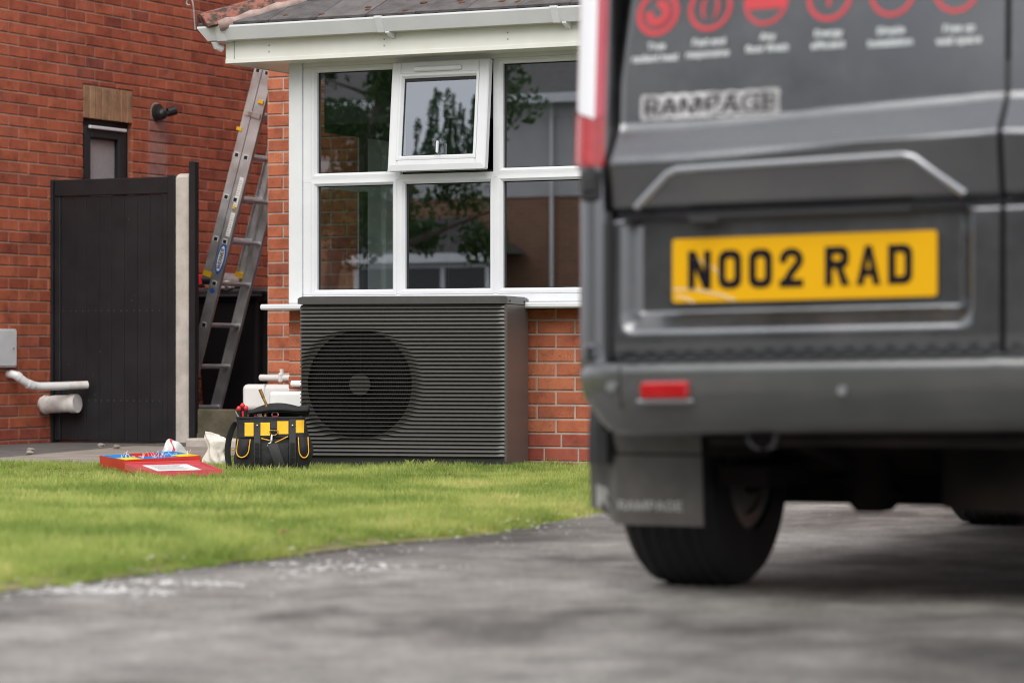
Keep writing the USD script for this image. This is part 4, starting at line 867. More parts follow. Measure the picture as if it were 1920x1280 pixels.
E_, G_ = np.array([-8.05, 12.17, -.006]), np.array([-7.639, 12.206, .010]); Bl, Cl = np.array([-8.36, 12.447, .018]), np.array([-7.939, 12.490, .034])
def lp(u, v, h):
    p = (Bl * (1 - u) + Cl * u) * (1 - v) + (E_ * (1 - u) + G_ * u) * v; return p + np.array([0, 0, h])
def lbox(u0, u1, v0, v1, h0, h1): return trimesh.convex.convex_hull(np.array([lp(u, v, h) for u in (u0, u1) for v in (v0, v1) for h in (h0, h1)]))
li = part(case, "lid", cat([lbox(0, 1, 0, 1, -.022, 0), lbox(0, .03, .03, .97, 0, .008), lbox(.97, 1, .03, .97, 0, .008), lbox(0, 1, .97, 1, 0, .008), lbox(0, 1, 0, .03, 0, .008)]), M["case_lid"])
part(li, "paper_sheet", lbox(.20, .78, .12, .86, .001, .002), M["paper"])
part(li, "printed_lines", cat([lbox(.25 + .01 * (k % 3), .70 - .03 * (k % 4), .18 + k * .05, .195 + k * .05, .0024, .0028) for k in range(12)]), M["grey_print"], kind="stuff")
part(case, "hinge", tube([(Bl * .6 + B_ * .4 + (Cl - Bl) * t + np.array([0, -.004, .0])) for t in (0, .5, 1)], .005, 8), M["case_red"], 40)
wp_ = []
for k in range(34):
    u, v = random.choice([(random.uniform(.03, .3), random.uniform(.1, .7)), (random.uniform(.3, .6), random.uniform(.15, .4)), (random.uniform(.55, .98), random.uniform(.1, .5))])
    p = cp(u, v, 0); a = random.uniform(0, 6.28); l = random.uniform(.012, .034)
    wp_.append(tube([p + [0, 0, -.006], p + np.array([math.cos(a) * l * .5, math.sin(a) * l * .3, random.uniform(.002, .022)]), p + np.array([math.cos(a) * l, math.sin(a) * l * .6, random.uniform(.0, .026)])], .0010, 4))
one("cable_ties", cat(wp_), M["paper"], "loose white cable ties scattered over the open red case", "cable ties", kind="stuff")

# ---------------------------------------------------------------- plastic bag and sack
pb = thing("plastic_bag", "crumpled clear plastic bag with a red stripe behind the red case", "plastic bag", (-8.93, 13.76, -.006), 25)
def bagfn(u, v):
    x = -.10 + .20 * u; prof = max(0.0, 1 - abs((u - .50) / .5) ** 1.25); z = .118 * prof * v
    return (x + .012 * math.sin(v * 7 + u * 9), -.05 * (1 - v) + .012 * math.sin(u * 17), z + .006 * math.sin(u * 23 + v * 5) * v)
fb = grid(24, 12, bagfn); bk = grid(24, 12, lambda u, v: (bagfn(u, v)[0], .06 * (1 - v) + .012 * math.sin(u * 17), bagfn(u, v)[2]))
part(pb, "film", cat([fb, T(bk.vertices, bk.faces[:, ::-1])]), M["film"], True)
part(pb, "red_stripe", grid(3, 12, lambda u, v: tuple(np.array(bagfn(.44 + .07 * u + .03 * v, v)) + [0, -.002, .001])), M["paint_red"], True)
def sackfn(th, v):
    w = np.interp(v, [0, .3, .52, .75, 1], [.072, .060, .040, .060, .042]); d = np.interp(v, [0, .4, .55, .8, 1], [.06, .045, .03, .03, .008])
    x = w * math.cos(th) * (1 + .16 * math.sin(th * 5 + v * 8)) - .012 * math.sin(v * 5); y = d * math.sin(th) * (1 + .2 * math.sin(th * 4 + v * 6)); return (x - .022 * sstep(v, .5, 1), y, .175 * v + .016 * v * math.cos(th * 1.0 + 2.6))
sk = loft([np.array([sackfn(t, v) for t in np.linspace(0, 2 * math.pi, 64, endpoint=False)]) for v in np.linspace(0, 1, 34)])
sk.vertices += (np.stack([meshkit.fbm(sk.vertices * 15 + 7 * k, 2) for k in range(3)], 1) - .5) * [.034, .034, .02]
one("white_sack", xf(sk, (-8.345, 13.28, -.022), math.radians(27)), M["sack"], "crumpled white paper sack standing between the red case and the tool bag", "sack", True)

# ---------------------------------------------------------------- the van
O_ = np.array([.1534 * C - 6.873 * S, .1534 * S + 6.873 * C, 0.0])     # rear left corner on the ground
van = thing("panel_van", "dark grey panel van with yellow rear number plate parked on the drive, seen from behind", "van", O_, 3.5)
ROLL = .018
def rl(m):            # the body leans a little on its springs
    m = m.copy(); v = m.vertices.copy(); v[:, 2] += ROLL * v[:, 0]; m.vertices = v; return m
def vp(name, mesh, mat, smooth=False, parent=None, **k): return part(parent or van, name, rl(mesh), M[mat] if isinstance(mat, str) else mat, smooth, **k)
VMID = .991; VW = 2 * VMID
# body side, roof and front as one shell
side_pl = [(.071, .17), (.069, .05), (.065, .022), (.056, .009), (.038, .0), (.012, .005), (-.007, .024), (-.015, .065), (-.029, .20), (-.045, .40), (-.062, .62), (-.070, .85), (-.075, 1.3), (-.075, 2.2), (-.068, 3.0), (-.05, 3.6), (-.02, 4.0), (.06, 4.3), (.25, 4.5), (.6, 4.58), (.991, 4.6)]
def dense(pl, st=.06):
    out = [pl[0]]
    for a, b in zip(pl[:-1], pl[1:]):
        n = max(1, int(math.hypot(b[0] - a[0], b[1] - a[1]) / st))
        out += [(a[0] + (b[0] - a[0]) * k / n, a[1] + (b[1] - a[1]) * k / n) for k in range(1, n + 1)]
    return np.array(out)
SP = dense(side_pl)
def shape(a, n, z):
    g = np.interp(z, [.3, .95, 1.10, 1.25, 1.85, 1.93, 1.97], [1, 1, .96, .80, .30, .22, .18]); n2 = np.where(n > 2.4, 2.4 + (n - 2.4) * g, n)
    lean = np.interp(z, [.3, .55, 1.0, 1.4, 1.85, 1.94, 1.975], [.05, .0, .0, -.004, .06, .14, .24]); nl = np.interp(z, [.3, .55, 1.0, 1.2, 1.9, 1.975], [0, 0, 0, .02, .09, .16])
    return a + lean * np.clip(1 - (a / VMID), 0, 1) ** .3, n2 + nl * np.clip(1 - n / 1.0, 0, 1)
zg = np.array(sorted(set(np.round(np.concatenate([np.linspace(.30, .78, 14), np.linspace(.78, 1.85, 20), [1.89, 1.92, 1.945, 1.96, 1.975]]), 4))))
Vs, Fs = [], []
for z in zg:
    for a, n in SP:
        x, y = shape(a, n, z); Vs.append((float(x), float(y), z))
nS = len(SP)
for j in range(len(zg) - 1):
    for i in range(nS - 1):
        c_ = np.mean([Vs[j * nS + i], Vs[(j + 1) * nS + i + 1]], 0)
        if any(math.hypot(c_[1] - wy, c_[2] - .335) < .41 for wy in (.70, 3.60)) and c_[0] < .4: continue
        if c_[1] < .5 and c_[2] < .52: continue
        Fs.append((j * nS + i, (j + 1) * nS + i, (j + 1) * nS + i + 1, j * nS + i + 1))
Lm = quads(Vs, Fs); Rv = Lm.vertices.copy(); Rv[:, 0] = 2 * VMID - Rv[:, 0]; Rm = T(Rv, Lm.faces[:, ::-1])
topL = np.array(Vs[-nS:]); topR = topL.copy(); topR[:, 0] = 2 * VMID - topR[:, 0]
rf = quads(np.vstack([topL, topR]), [(i, i + 1, nS + i + 1, nS + i) for i in range(nS - 1)])
rear_top = quads([(.13, .14, 1.88), (VW - .13, .14, 1.88), (VW - .28, .20, 1.976), (.28, .20, 1.976)], [(0, 1, 2, 3)])
vp("body", cat([Lm, Rm, rf, rear_top]), "van_paint", 35)
vp("windscreen", quads([(.2, 3.93, 1.30), (VW - .2, 3.93, 1.30), (VW - .3, 3.06, 1.86), (.3, 3.06, 1.86)], [(0, 1, 2, 3)]), "dark_glass")
for xx in (-.075, VW + .071): vp("side_window", quads([(xx, 2.55, 1.2), (xx, 3.35, 1.2), (xx + .05 * (1 if xx < 0 else -1), 2.95, 1.72), (xx + .05 * (1 if xx < 0 else -1), 2.55, 1.74)], [(0, 1, 2, 3)]), "dark_glass")
# rear doors: pressed panels
def door_depth(a, z, left=True):
    z_in = z
    zs2 = z + .030 * np.clip((.99 - np.minimum(a, VW - a)) / .74, 0, 1) * sstep(z, .93, 1.04)
    base = np.interp(zs2, [.5, .56, .60, .88, .90, 1.035, 1.045, 1.115, 1.13, 1.5, 1.9], [.012, .002, 0, 0, 0, -.028, -.026, .038, .045, .062, .12])
    s_ = .055 if left else .055
    fade = sstep(a, .02, .10) if left else 1 - sstep(a, VW - .10, VW - .02)
    plain = np.interp(z, [.5, .56, .9, 1.04, 1.3, 1.9], [.012, 0, .0, .008, .04, .12])
    d = base * fade + plain * (1 - fade)
    d += .030 * np.exp(-((z - .893) / .009) ** 2)                                   # groove across both doors
    if left:                                                                          # number plate recess with a sloping ledge below
        ra = sstep(a, .10, .145) * (1 - sstep(a, .885, .93)); rz_ = np.interp(z, [.618, .626, .664, .670], [0, .06, .95, 1.0]) * (1 - sstep(z, .868, .880))
        d += .042 * ra * rz_
    d += .02 * (sstep(-z, -.575, -.552))
    ea = .016
    d += .022 * (1 - sstep(a, .072, .072 + ea)) if left else 0
    return d
def door(a0, a1, left):
    A = np.unique(np.round(np.concatenate([np.linspace(a0, a1, 60), np.linspace(a0, min(a1, a0 + .2), 40), np.linspace(max(a0, a1 - .12), a1, 24)]), 5))
    Z = np.unique(np.round(np.concatenate([np.linspace(.552, 1.88, 70), np.linspace(.60, .70, 24), np.linspace(.86, .93, 30), np.linspace(1.03, 1.14, 24)]), 5))
    aa, zz2 = np.meshgrid(A, Z); dd = door_depth(aa, zz2, left); lean = np.interp(zz2, [.5, 1.2, 1.88], [0, 0, 1]) * .09
    a_l = aa + lean * (VMID - aa) / VMID
    V = np.stack([a_l, dd, zz2], -1).reshape(-1, 3); n = len(A); q = [(j * n + i, j * n + i + 1, (j + 1) * n + i + 1, (j + 1) * n + i) for j in range(len(Z) - 1) for i in range(n - 1)]
    m = quads(V, q)
    rim = []
    for e in (0, n - 1):
        col = [j * n + e for j in range(len(Z))]; P0 = V[col]; P1 = P0 + [0, .05, 0]; k = len(P0)
        rim.append(quads(np.vstack([P0, P1]), [(i, i + 1, k + i + 1, k + i) for i in range(k - 1)]))
    return cat([m] + rim)
dl = vp("rear_door", door(.072, .985, True), "van_paint", 40)
drr = vp("rear_door", door(.997, VW - .072, False), "van_paint", 40)
vp("door_gap", cat([bx(.978, 1.004, .05, .06, .55, 1.2), xf(bx(.05, .085, .045, .05, .55, .95))]), "van_trim")
vp("door_seal", cat([rb(.058, .0745, .014, .045, .56, .90, .003)]), "van_trim")
vp("door_floor", bx(.05, VW - .05, .09, .14, .40, 1.15), "van_trim")
vp("hinge", cat([rb(.006, .052, -.014, .03, .925, .998, .008), rb(.014, .045, -.022, -.010, .945, .985, .006)]), "van_trim")
vp("hinge", cat([rb(.012, .050, -.010, .03, .56, .60, .008)]), "van_paint")
vp("lock_handle", cat([rb(.26, .79, -.006, .03, .872, .886, .005), rb(.27, .34, -.010, .02, .862, .880, .006)]), "van_trim", parent=dl)
vp("chrome_strip", tube([(.144, -.007, .906), (.190, -.018, .946), (.228, -.026, .979), (.250, -.028, .987), (.50, -.028, .992), (.775, -.029, .997), (.80, -.028, .991), (.850, -.020, .952), (.908, -.007, .909)], .0085, 8), "chrome", 40, parent=dl)
# number plate
np_ = vp("number_plate", xf(upright(flat(rrect(.309, .0725, .008), .006)), (.528, .034, .761)), "plate_yellow", parent=None)
def glyph(ch):
    w, h, s_ = .050, .079, .0155; k = s_ / 2
    R = lambda a, b, c, d: sbox(a, b, c, d)
    L = lambda pts: LineString(pts).buffer(k, cap_style=2, join_style=2)
    def rr(x0, y0, x1, y1, r): return sbox(x0 + r, y0 + r, x1 - r, y1 - r).buffer(r, 8)
    if ch == "N": return unary_union([R(0, 0, s_, h), R(w - s_, 0, w, h), Polygon([(0, h), (s_ * 1.05, h), (w, 0), (w - s_ * 1.05, 0)])])
    if ch == "0": return rr(0, 0, w, h, .019).difference(rr(s_, s_, w - s_, h - s_, .009))
    if ch == "2":
        arc = [(k, h - .022)] + [(w / 2 + (w / 2 - k) * math.cos(t), h - .0235 + (.0235 - k) * math.sin(t)) for t in np.linspace(math.pi, -.5, 16)] + [(w / 2, .030), (k + .004, k)]
        return unary_union([LineString(arc).buffer(k, cap_style=2, join_style=1), R(0, 0, w, s_)])
    if ch == "R":
        bowl = sbox(0, .035, w - .012, h).union(rr(.01, .035, w, h, .016)).difference(rr(s_, .035 + s_, w - s_, h - s_, .006))
        return unary_union([R(0, 0, s_, h), bowl, Polygon([(.022, .040), (.036, .040), (w + .002, 0), (w - s_, 0)])])
    if ch == "A": return unary_union([Polygon([(0, 0), (s_ * .98, 0), (w / 2 + .001, h - .016), (w / 2 + .0068, h), (w / 2 - .0068, h)]), Polygon([(w, 0), (w - s_ * .98, 0), (w / 2 - .001, h - .016), (w / 2 - .0068, h), (w / 2 + .0068, h)]), R(.011, .018, w - .011, .018 + s_ * .9)])
    if ch == "D": return sbox(0, 0, w - .016, h).union(rr(.01, 0, w, h, .018)).difference(rr(s_, s_, w - s_, h - s_, .008).union(sbox(s_, s_, w - .03, h - s_)))
GS = 1.11
x = .257
for ch in "N002 RAD":
    if ch == " ": x += .030 * GS; continue
    g = shapely.affinity.scale(glyph(ch), GS, GS, origin=(0, 0)); g = shapely.affinity.translate(g, x, .761 - .0395 * GS)
    vp("character", xf(upright(flat(g, .0015)), (0, .0275, 0)), "ink", parent=np_); x += .0655 * GS
vp("pale_lines", cat([tube([(.222, .0268, .719), (.27, .0268, .718), (.33, .0268, .705), (.37, .0268, .690)], .0012, 4), tube([(.27, .0268, .79), (.32, .0268, .765), (.345, .0268, .735)], .0009, 4), tube([(.23, .0268, .705), (.26, .0268, .695), (.27, .0268, .687)], .0012, 4)]), "vinyl_white", parent=np_)  # thin white curved lines on the plate's left half
# lettering and picture roundels on the door, raised vinyl following the leaning panel
def on_door(m, a, z, parent=None):
    """flat drawing (x, y, thickness) laid on the left door at (a, z)"""
    v = m.vertices.copy(); aa, zz3 = a + v[:, 0], z + v[:, 1]; lean = np.interp(zz3, [.5, 1.2, 1.88], [0, 0, 1]) * .09
    al = aa + lean * (VMID - aa) / VMID
    d = np.array([float(door_depth(np.array(p), np.array(q), True)) for p, q in zip(aa, zz3)])
    return T(np.stack([al, d - .0012 - v[:, 2], zz3], 1), m.faces)
def words(t, h, bold=True):
    m = meshkit.text_mesh(t, h, .0008, bold); m.vertices[:, 0] -= (m.vertices[:, 0].min() + m.vertices[:, 0].max()) / 2; return m
caps = [("True", "radiant heat", .157, 1.260), ("Fast and", "responsive", .285, 1.263), ("Any", "floor finish", .427, 1.267), ("Energy", "efficient", .572, 1.266), ("Simple", "installation", .717, 1.263), ("Free up", "wall space", .874, 1.259)]
for a, b, x, z in caps:
    vp("caption", on_door(words(a, .0148), x + .006, z + .011), "vinyl_white", parent=dl)
    vp("caption", on_door(words(b, .0148), x + .006, z - .016), "vinyl_white", parent=dl)
def annul(r0, r1): return Point(0, 0).buffer(r1, 24).difference(Point(0, 0).buffer(r0, 24))
icons = [unary_union([annul(.040, .052), annul(.012, .028).union(annul(.031, .034)).difference(sbox(-.05, .004, -.004, .05))]),
         unary_union([annul(.043, .053), oval(.022, .03).difference(oval(.014, .034).buffer(.0))]),
         unary_union([annul(.045, .053), Point(0, 0).buffer(.05, 24).intersection(sbox(-.06, -.016, .06, .012)), oval(.022, .006).buffer(.001)]),
         unary_union([annul(.043, .053), sbox(-.02, .004, .02, .016), sbox(-.004, -.02, .004, .02)]),
         unary_union([annul(.044, .053), sbox(-.018, .002, .018, .012)]), unary_union([annul(.044, .053), sbox(-.006, -.002, .006, .03)])]
for ic, (x, z) in zip(icons, ((.157, 1.354), (.286, 1.359), (.422, 1.364), (.574, 1.364), (.723, 1.365), (.872, 1.364))):
    ic2 = unary_union([g for g in getattr(ic, "geoms", [ic])])
    m = flat(shapely.segmentize(ic2, .01), .0008); vp("roundel", on_door(m, x, z), "vinyl_red", parent=dl)
um = meshkit.text_mesh("U", .05, .0008, True); v = um.vertices; vp("lettering", T(np.stack([1.030 + v[:, 0], np.full(len(v), .060) - v[:, 2] + (v[:, 1]) * .22, 1.146 + v[:, 1]], 1), um.faces), "vinyl_white", parent=drr)
# maker's nameplate: dark slab-serif letters on bright outlined blocks
def serif(t, h):
    m = meshkit.text_mesh(t, h, .003, True); return m
nm = meshkit.text_mesh("RAMPAGE", .040, .003, False); nm.vertices[:, 0] -= nm.vertices[:, 0].min(); kx = .315 / (nm.vertices[:, 0].max()); nm.vertices[:, 0] *= kx
outl = []
for ddx, ddy in ((-.008, -.008), (.008, -.008), (-.008, .008), (.008, .008), (0, .009), (0, -.009), (.010, 0), (-.010, 0)):
    q = nm.copy(); q.vertices = q.vertices * [1, 1, .5] + [ddx, ddy, 0]; outl.append(q)
L0 = [(0, .046), (.052, .104), (.108, .166), (.170, .214), (.212, .262), (.266, .288), (.286, .316)]
for (s0, s1) in L0:
    for y0 in (-.006, .035): 
        q = flat(sbox(s0 - .006, y0, s1 + .004, y0 + .011), .0015); outl.append(q)
bdg = vp("nameplate", on_door(cat(outl), .146, 1.118), "badge", parent=dl)
ser = []
for k, (s0, s1) in enumerate(L0):
    for y0 in (0, .037): ser.append(flat(sbox(s0, y0, min(s0 + .018, s1), y0 + .003), .003))
vp("lettering", on_door(cat([nm.copy()] + ser), .146, 1.118), "ink", parent=dl)
# rear lamp cluster on the left corner (and its twin)
def lamp_strip(side, s0, s1, f0, f1, off, n=14):
    """between heights f0(t) and f1(t) round the corner, t running from door edge to side"""
    pl_ = np.array([(.062, .016), (.055, .004), (.038, -.006), (.012, -.001), (-.009, .020), (-.018, .065), (-.031, .17)])
    seg = np.concatenate([[0], np.cumsum(np.hypot(*np.diff(pl_, axis=0).T))]); seg /= seg[-1]
    def fn(u, v):
        t = s0 + (s1 - s0) * u; a = np.interp(t, seg, pl_[:, 0]); n_ = np.interp(t, seg, pl_[:, 1]); z = f0(t) + (f1(t) - f0(t)) * v
        x_, y_ = shape(np.array(a), np.array(n_), z); x_, y_ = float(x_) - off * .5, float(y_) - off
        return (x_ if side < 0 else VW - x_, y_, z)
    m = grid(n, 16, fn); return m if side < 0 else T(m.vertices, m.faces[:, ::-1])
for sd in (-1, 1):
    lm = vp("tail_lamp", cat([lamp_strip(sd, 0, 1, lambda t: 1.005, lambda t: 1.53, .006)]), "lamp_red", True)
    vp("clear_lens", lamp_strip(sd, .11, 1, lambda t: 1.105 + .085 * t, lambda t: 1.53, .0085), "lamp_clear", True, parent=lm)
    vp("reverse_lens", lamp_strip(sd, .0, .11, lambda t: 1.12, lambda t: 1.53, .0085), "lamp_inner", True, parent=lm)
    vp("red_lens", lamp_strip(sd, .10, 1, lambda t: 1.012, lambda t: 1.095 + .085 * t, .0095), "lamp_red", True, parent=lm)
# bumper
bpl = np.array([(VMID, -.052), (.5, -.052), (.20, -.050), (.10, -.044), (.05, -.030), (.008, .0), (-.021, .06), (-.040, .16), (-.055, .30)])
bpl = dense([tuple(p) for p in bpl], .03)
tan = np.gradient(bpl, axis=0); tan /= np.linalg.norm(tan, axis=1, keepdims=True); nrm = np.stack([tan[:, 1], -tan[:, 0]], 1); nrm *= np.sign(-(nrm[:, 1] + nrm[:, 0] * .6))[:, None]
def bump_pt(i, inset, z):
    cor = float(sstep(-bpl[i, 0], -.13, -.0)); return (bpl[i, 0] - nrm[i, 0] * inset * (1 + .5 * cor), bpl[i, 1] - nrm[i, 1] * inset, z)
prof_b = [(.115, .560), (.05, .557), (.014, .553), (.004, .546), (.0, .535), (.0, .52), (.003, .49), (.010, .465), (.022, .445), (.034, .42), (.050, .400), (.075, .388), (.12, .384)]
rows = [[bump_pt(i, ins, z) for i in range(len(bpl))] for ins, z in prof_b]; nB = len(bpl)
V = [p for r in rows for p in r]; q = [(j * nB + i, j * nB + i + 1, (j + 1) * nB + i + 1, (j + 1) * nB + i) for j in range(len(prof_b) - 1) for i in range(nB - 1)]
bl = quads(V, q); br = T(np.array(bl.vertices) * [-1, 1, 1] + [2 * VMID, 0, 0], bl.faces[:, ::-1])
bmp = vp("rear_bumper", cat([bl, br]), "van_bumper", 45)
vp("bumper_joint", cat([tube([(.118, -.0455, .545), (.118, -.043, .49), (.118, -.030, .45)], .0022, 5)]), "van_trim", parent=bmp)
vp("step_tread", cat([rb(.13 + k * .047, .13 + k * .047 + .030, -.040, .0, .5555, .5595, .0015) for k in range(37)]), "van_bumper", parent=bmp, kind="stuff")
vp("step_mat", bx(.10, VW - .10, -.030, .05, .548, .5565), "van_trim", parent=bmp)
rfl = vp("reflector", rb(.172, .288, -.062, -.045, .471, .510, .006), "lamp_red", parent=bmp)
vp("reflector_rim", cat([rb(.162, .298, -.059, -.045, .460, .4705, .004)]), "chrome", parent=bmp)
rfl2 = vp("reflector", rb(VW - .288, VW - .172, -.062, -.045, .471, .510, .006), "lamp_red", parent=bmp)
for a, z, y in ((.098, .500, -.046), (.645, .484, -.054), (VW - .645, .484, -.054)):
    vp("parking_sensor", xf(trimesh.creation.cylinder(.0115, .008, sections=18), (a, y, z), 0, 0, math.pi / 2), "chrome", 40, parent=bmp)
# wheels, mud flaps, underside
def wheel(x, y, s):
    t = vp
    w = thing
    tp_ = [(.126, .20), (.126, .27), (.120, .315), (.102, .333), (.05, .338), (-.05, .338), (-.102, .333), (-.120, .315), (-.126, .27), (-.126, .20)]
    rings3 = [np.array([(x + p, y + r * math.cos(a), .3385 + r * math.sin(a)) for p, r in tp_]) for a in np.linspace(0, 2 * math.pi, 64)]
    n = len(tp_); V = np.vstack(rings3); q = [(k * n + j, k * n + j + 1, (k + 1) * n + j + 1, (k + 1) * n + j) for k in range(63) for j in range(n - 1)]
    wh = part(van, "wheel", quads(V, q), M["rubber"], 30)
    gv = [tube([(x + p, y + .3395 * math.cos(a), .3385 + .3395 * math.sin(a)) for a in np.linspace(0, 2 * math.pi, 60, endpoint=False)], .0035, 4, closed=True) for p in (-.07, -.035, .0, .035, .07)]
    part(wh, "tread_grooves", cat(gv), M["gasket"], kind="stuff")
    part(wh, "rim", cat([xf(trimesh.creation.cylinder(.205, .10, sections=32), (x - s * .05, y, .3385), 0, math.pi / 2), xf(trimesh.creation.cylinder(.20, .16, sections=32), (x + s * .02, y, .3385), 0, math.pi / 2), xf(trimesh.creation.annulus(.165, .198, .02, sections=32), (x + s * .105, y, .3385), 0, math.pi / 2)]), M["flap"], 40)
    part(wh, "hub_cap", xf(trimesh.creation.cylinder(.08, .03, sections=20), (x - s * .112, y, .3385), 0, math.pi / 2), M["van_bumper"], 40)
for sd in (0, 1):
    for wy in (.70, 3.60):
        pts = [(-.058 if wy < 2 else -.050, wy + .41 * math.cos(t), .335 + .41 * math.sin(t)) for t in np.linspace(-.05, math.pi + .05, 26)]
        vp("arch_lip", tube([(p[0] if sd == 0 else VW - p[0], p[1], p[2]) for p in pts], .034, 8), "van_trim", 40)
for x_, s_ in ((.053, 1), (VW - .053, -1)):
    wheel(x_ + .010 * s_, .70, s_); wheel(x_ + .045 * s_, 3.58, s_)
for sg in (-1, 1):
    fx = lambda a: a if sg < 0 else VW - a
    def fl(u, v): 
        a = -.105 + .305 * u; n_ = .345 - .05 * sstep(u, .12, .30) - .02 * v; return (fx(a), n_, .168 + .235 * v + .035 * (1 - sstep(u, .0, .3)) * (1 - v))
    g1 = grid(24, 8, fl); g2 = T(g1.vertices + [0, .006, 0], g1.faces[:, ::-1])
    mf = part(van, "mud_flap", cat([g1, g2]), M["flap"], 40)
    if sg < 0:
        def on_flap(m, a, z):
            v = m.vertices; u = (a + v[:, 0] + .105) / .305; n_ = .345 - .05 * sstep(u, .12, .30) - .02 * ((z + v[:, 1] - .168) / .235); return T(np.stack([a + v[:, 0], n_ - .0015 - v[:, 2], z + v[:, 1]], 1), m.faces)
        part(mf, "emblem", on_flap(flat(unary_union([Polygon([(0, 0), (.012, 0), (.012, .018), (.036, .0), (.05, -.006), (.030, .022), (.036, .036), (.026, .048), (0, .056)])]), .0008), -.088, .206), M["flap_print"])
        t_ = meshkit.text_mesh("RAMPAGE", .022, .0008, True); t_.vertices[:, 0] *= .165 / t_.vertices[:, 0].max()
        part(mf, "lettering", on_flap(t_, -.016, .204), M["flap_print"])
    part(van, "wheel_arch", grid(24, 4, lambda u, v: (fx(-.05 + .42 * v), .70 + .42 * math.cos(math.pi * u), .335 + .42 * math.sin(math.pi * u))), M["under"])
part(van, "underbody", cat([bx(.32, VW - .32, .55, 4.2, .33, .55), bx(.02, VW - .02, .10, .30, .40, .55), bx(.02, VW - .02, 1.15, 3.1, .30, .56), bx(.30, VW - .30, .05, .6, .37, .55), bx(.0, VW - .0, .62, .66, .40, .56)]), M["under"])
part(van, "rear_axle", cat([tube([(.15, .70, .335), (VW - .15, .70, .335)], .05, 12), tube([(.18, .70, .26), (.18, 1.1, .34)], .035, 8), bx(.22, .34, .35, 1.3, .26, .31), bx(VW - .34, VW - .22, .35, 1.3, .26, .31)]), M["under"], 40)
part(van, "fuel_tank", rb(.30, 1.25, 1.00, 2.0, .205, .42, .05), M["under"])
part(van, "spare_wheel", xf(trimesh.creation.cylinder(.32, .19, sections=32), (1.05, .52, .315)), M["under"], 40)
part(van, "towing_eye", cat([rb(.46, .56, .60, .74, .192, .35, .02), rb(.44, .58, .62, .72, .215, .26, .02)]), M["under"])
part(van, "front_guard", rb(.2, VW - .2, 2.4, 3.2, .235, .42, .05), M["under"])
part(van, "exhaust", tube([(.432, .075, .392), (.435, .30, .385), (.45, .6, .33), (.5, 1.2, .30)], .030, 14, cap=False), M["under"], 40)
part(van, "exhaust_tip", tube([(.43, .02, .394), (.432, .075, .393)], .034, 18, cap=False), M["chrome"], 40)
part(van, "rear_crossmember", cat([rb(.02, VW - .02, 1.075, 1.12, .188, .42, .01)]), M["under"])

# ---------------------------------------------------------------- small litter
pet = []
lr = np.random.default_rng(5)
def scrap(x, y, z, r, flatness=.35):
    n = 6; a = np.sort(lr.uniform(0, 2 * math.pi, n)); V = [(x + r * math.cos(t) * lr.uniform(.6, 1), y + r * math.sin(t) * lr.uniform(.6, 1), z + r * flatness * lr.uniform(0, 1)) for t in a] + [(x, y, z + r * .2)]
    return T(V, [(k, (k + 1) % n, n) for k in range(n)])
for k in range(300):
    y = lr.uniform(5.4, 9.5); x = float(lawn_x(y)) + abs(lr.normal(0, .22)) - .08; pet.append(scrap(x, y, .005 if x > lawn_x(y) else lawn_z(x, y) + .02, lr.uniform(.003, .009)))
for k in range(130):
    pet.append(scrap(-4.18 + lr.normal(0, .09), 6.05 + lr.normal(0, .13), .004, lr.uniform(.004, .012)))
for k in range(90):
    pet.append(scrap(-3.95 + lr.normal(0, .16), 6.75 + lr.normal(0, .2), .004, lr.uniform(.003, .008)))
for k in range(90):
    x, y = lr.uniform(-8.5, -4.6), lr.uniform(6.5, 13); pet.append(scrap(x, y, lawn_z(x, y) + .026, lr.uniform(.004, .010)))
for k in range(120): pet.append(scrap(lr.uniform(-4.2, -1.0), lr.uniform(4.6, 13), .004, lr.uniform(.002, .007)))
for (cx0, cy0, rx, ry, n0) in ((-4.10, 6.02, .11, .05, 90), (-4.06, 6.32, .10, .04, 70), (-4.0, 7.0, .10, .10, 70)):
    for k in range(n0): pet.append(scrap(cx0 + lr.normal(0, rx), cy0 + lr.normal(0, ry), .003, lr.uniform(.004, .016), .12))
one("fallen_petals", cat(pet), M["petal"], "white petals and grit scattered along the edge of lawn and drive", "petals", kind="stuff")
lv_ = [scrap(x, y, lawn_z(x, y) + .024, .022, .6) for x, y in [(-8.15, 11.9), (-8.28, 11.85), (-8.0, 11.7), (-7.92, 11.78), (-8.5, 11.6), (-7.8, 11.66), (-4.75, 6.9), (-4.95, 6.3), (-4.55, 7.6), (-6.6, 12.6), (-4.75, 9.0), (-4.6, 6.1)]]
for k in range(150):
    x, y = -7.95 + lr.normal(0, .26), 11.72 + lr.normal(0, .13); lv_.append(scrap(x, y, lawn_z(x, y) + .022, lr.uniform(.006, .018), .7))
for k in range(220):
    x, y = lr.uniform(-9.3, -4.8), lr.uniform(6.5, 13.1); lv_.append(scrap(x, y, lawn_z(x, y) + .018, lr.uniform(.004, .013), .7))
for k in range(160):
    x, y = -9.0 + lr.normal(0, .35), 12.75 + lr.normal(0, .18); lv_.append(scrap(x, y, lawn_z(x, y) + .016, lr.uniform(.006, .016), .7))
one("dry_leaves", cat(lv_), M["dry_leaf"], "brown dead leaves and thatch lying on the lawn", "leaves", kind="stuff")
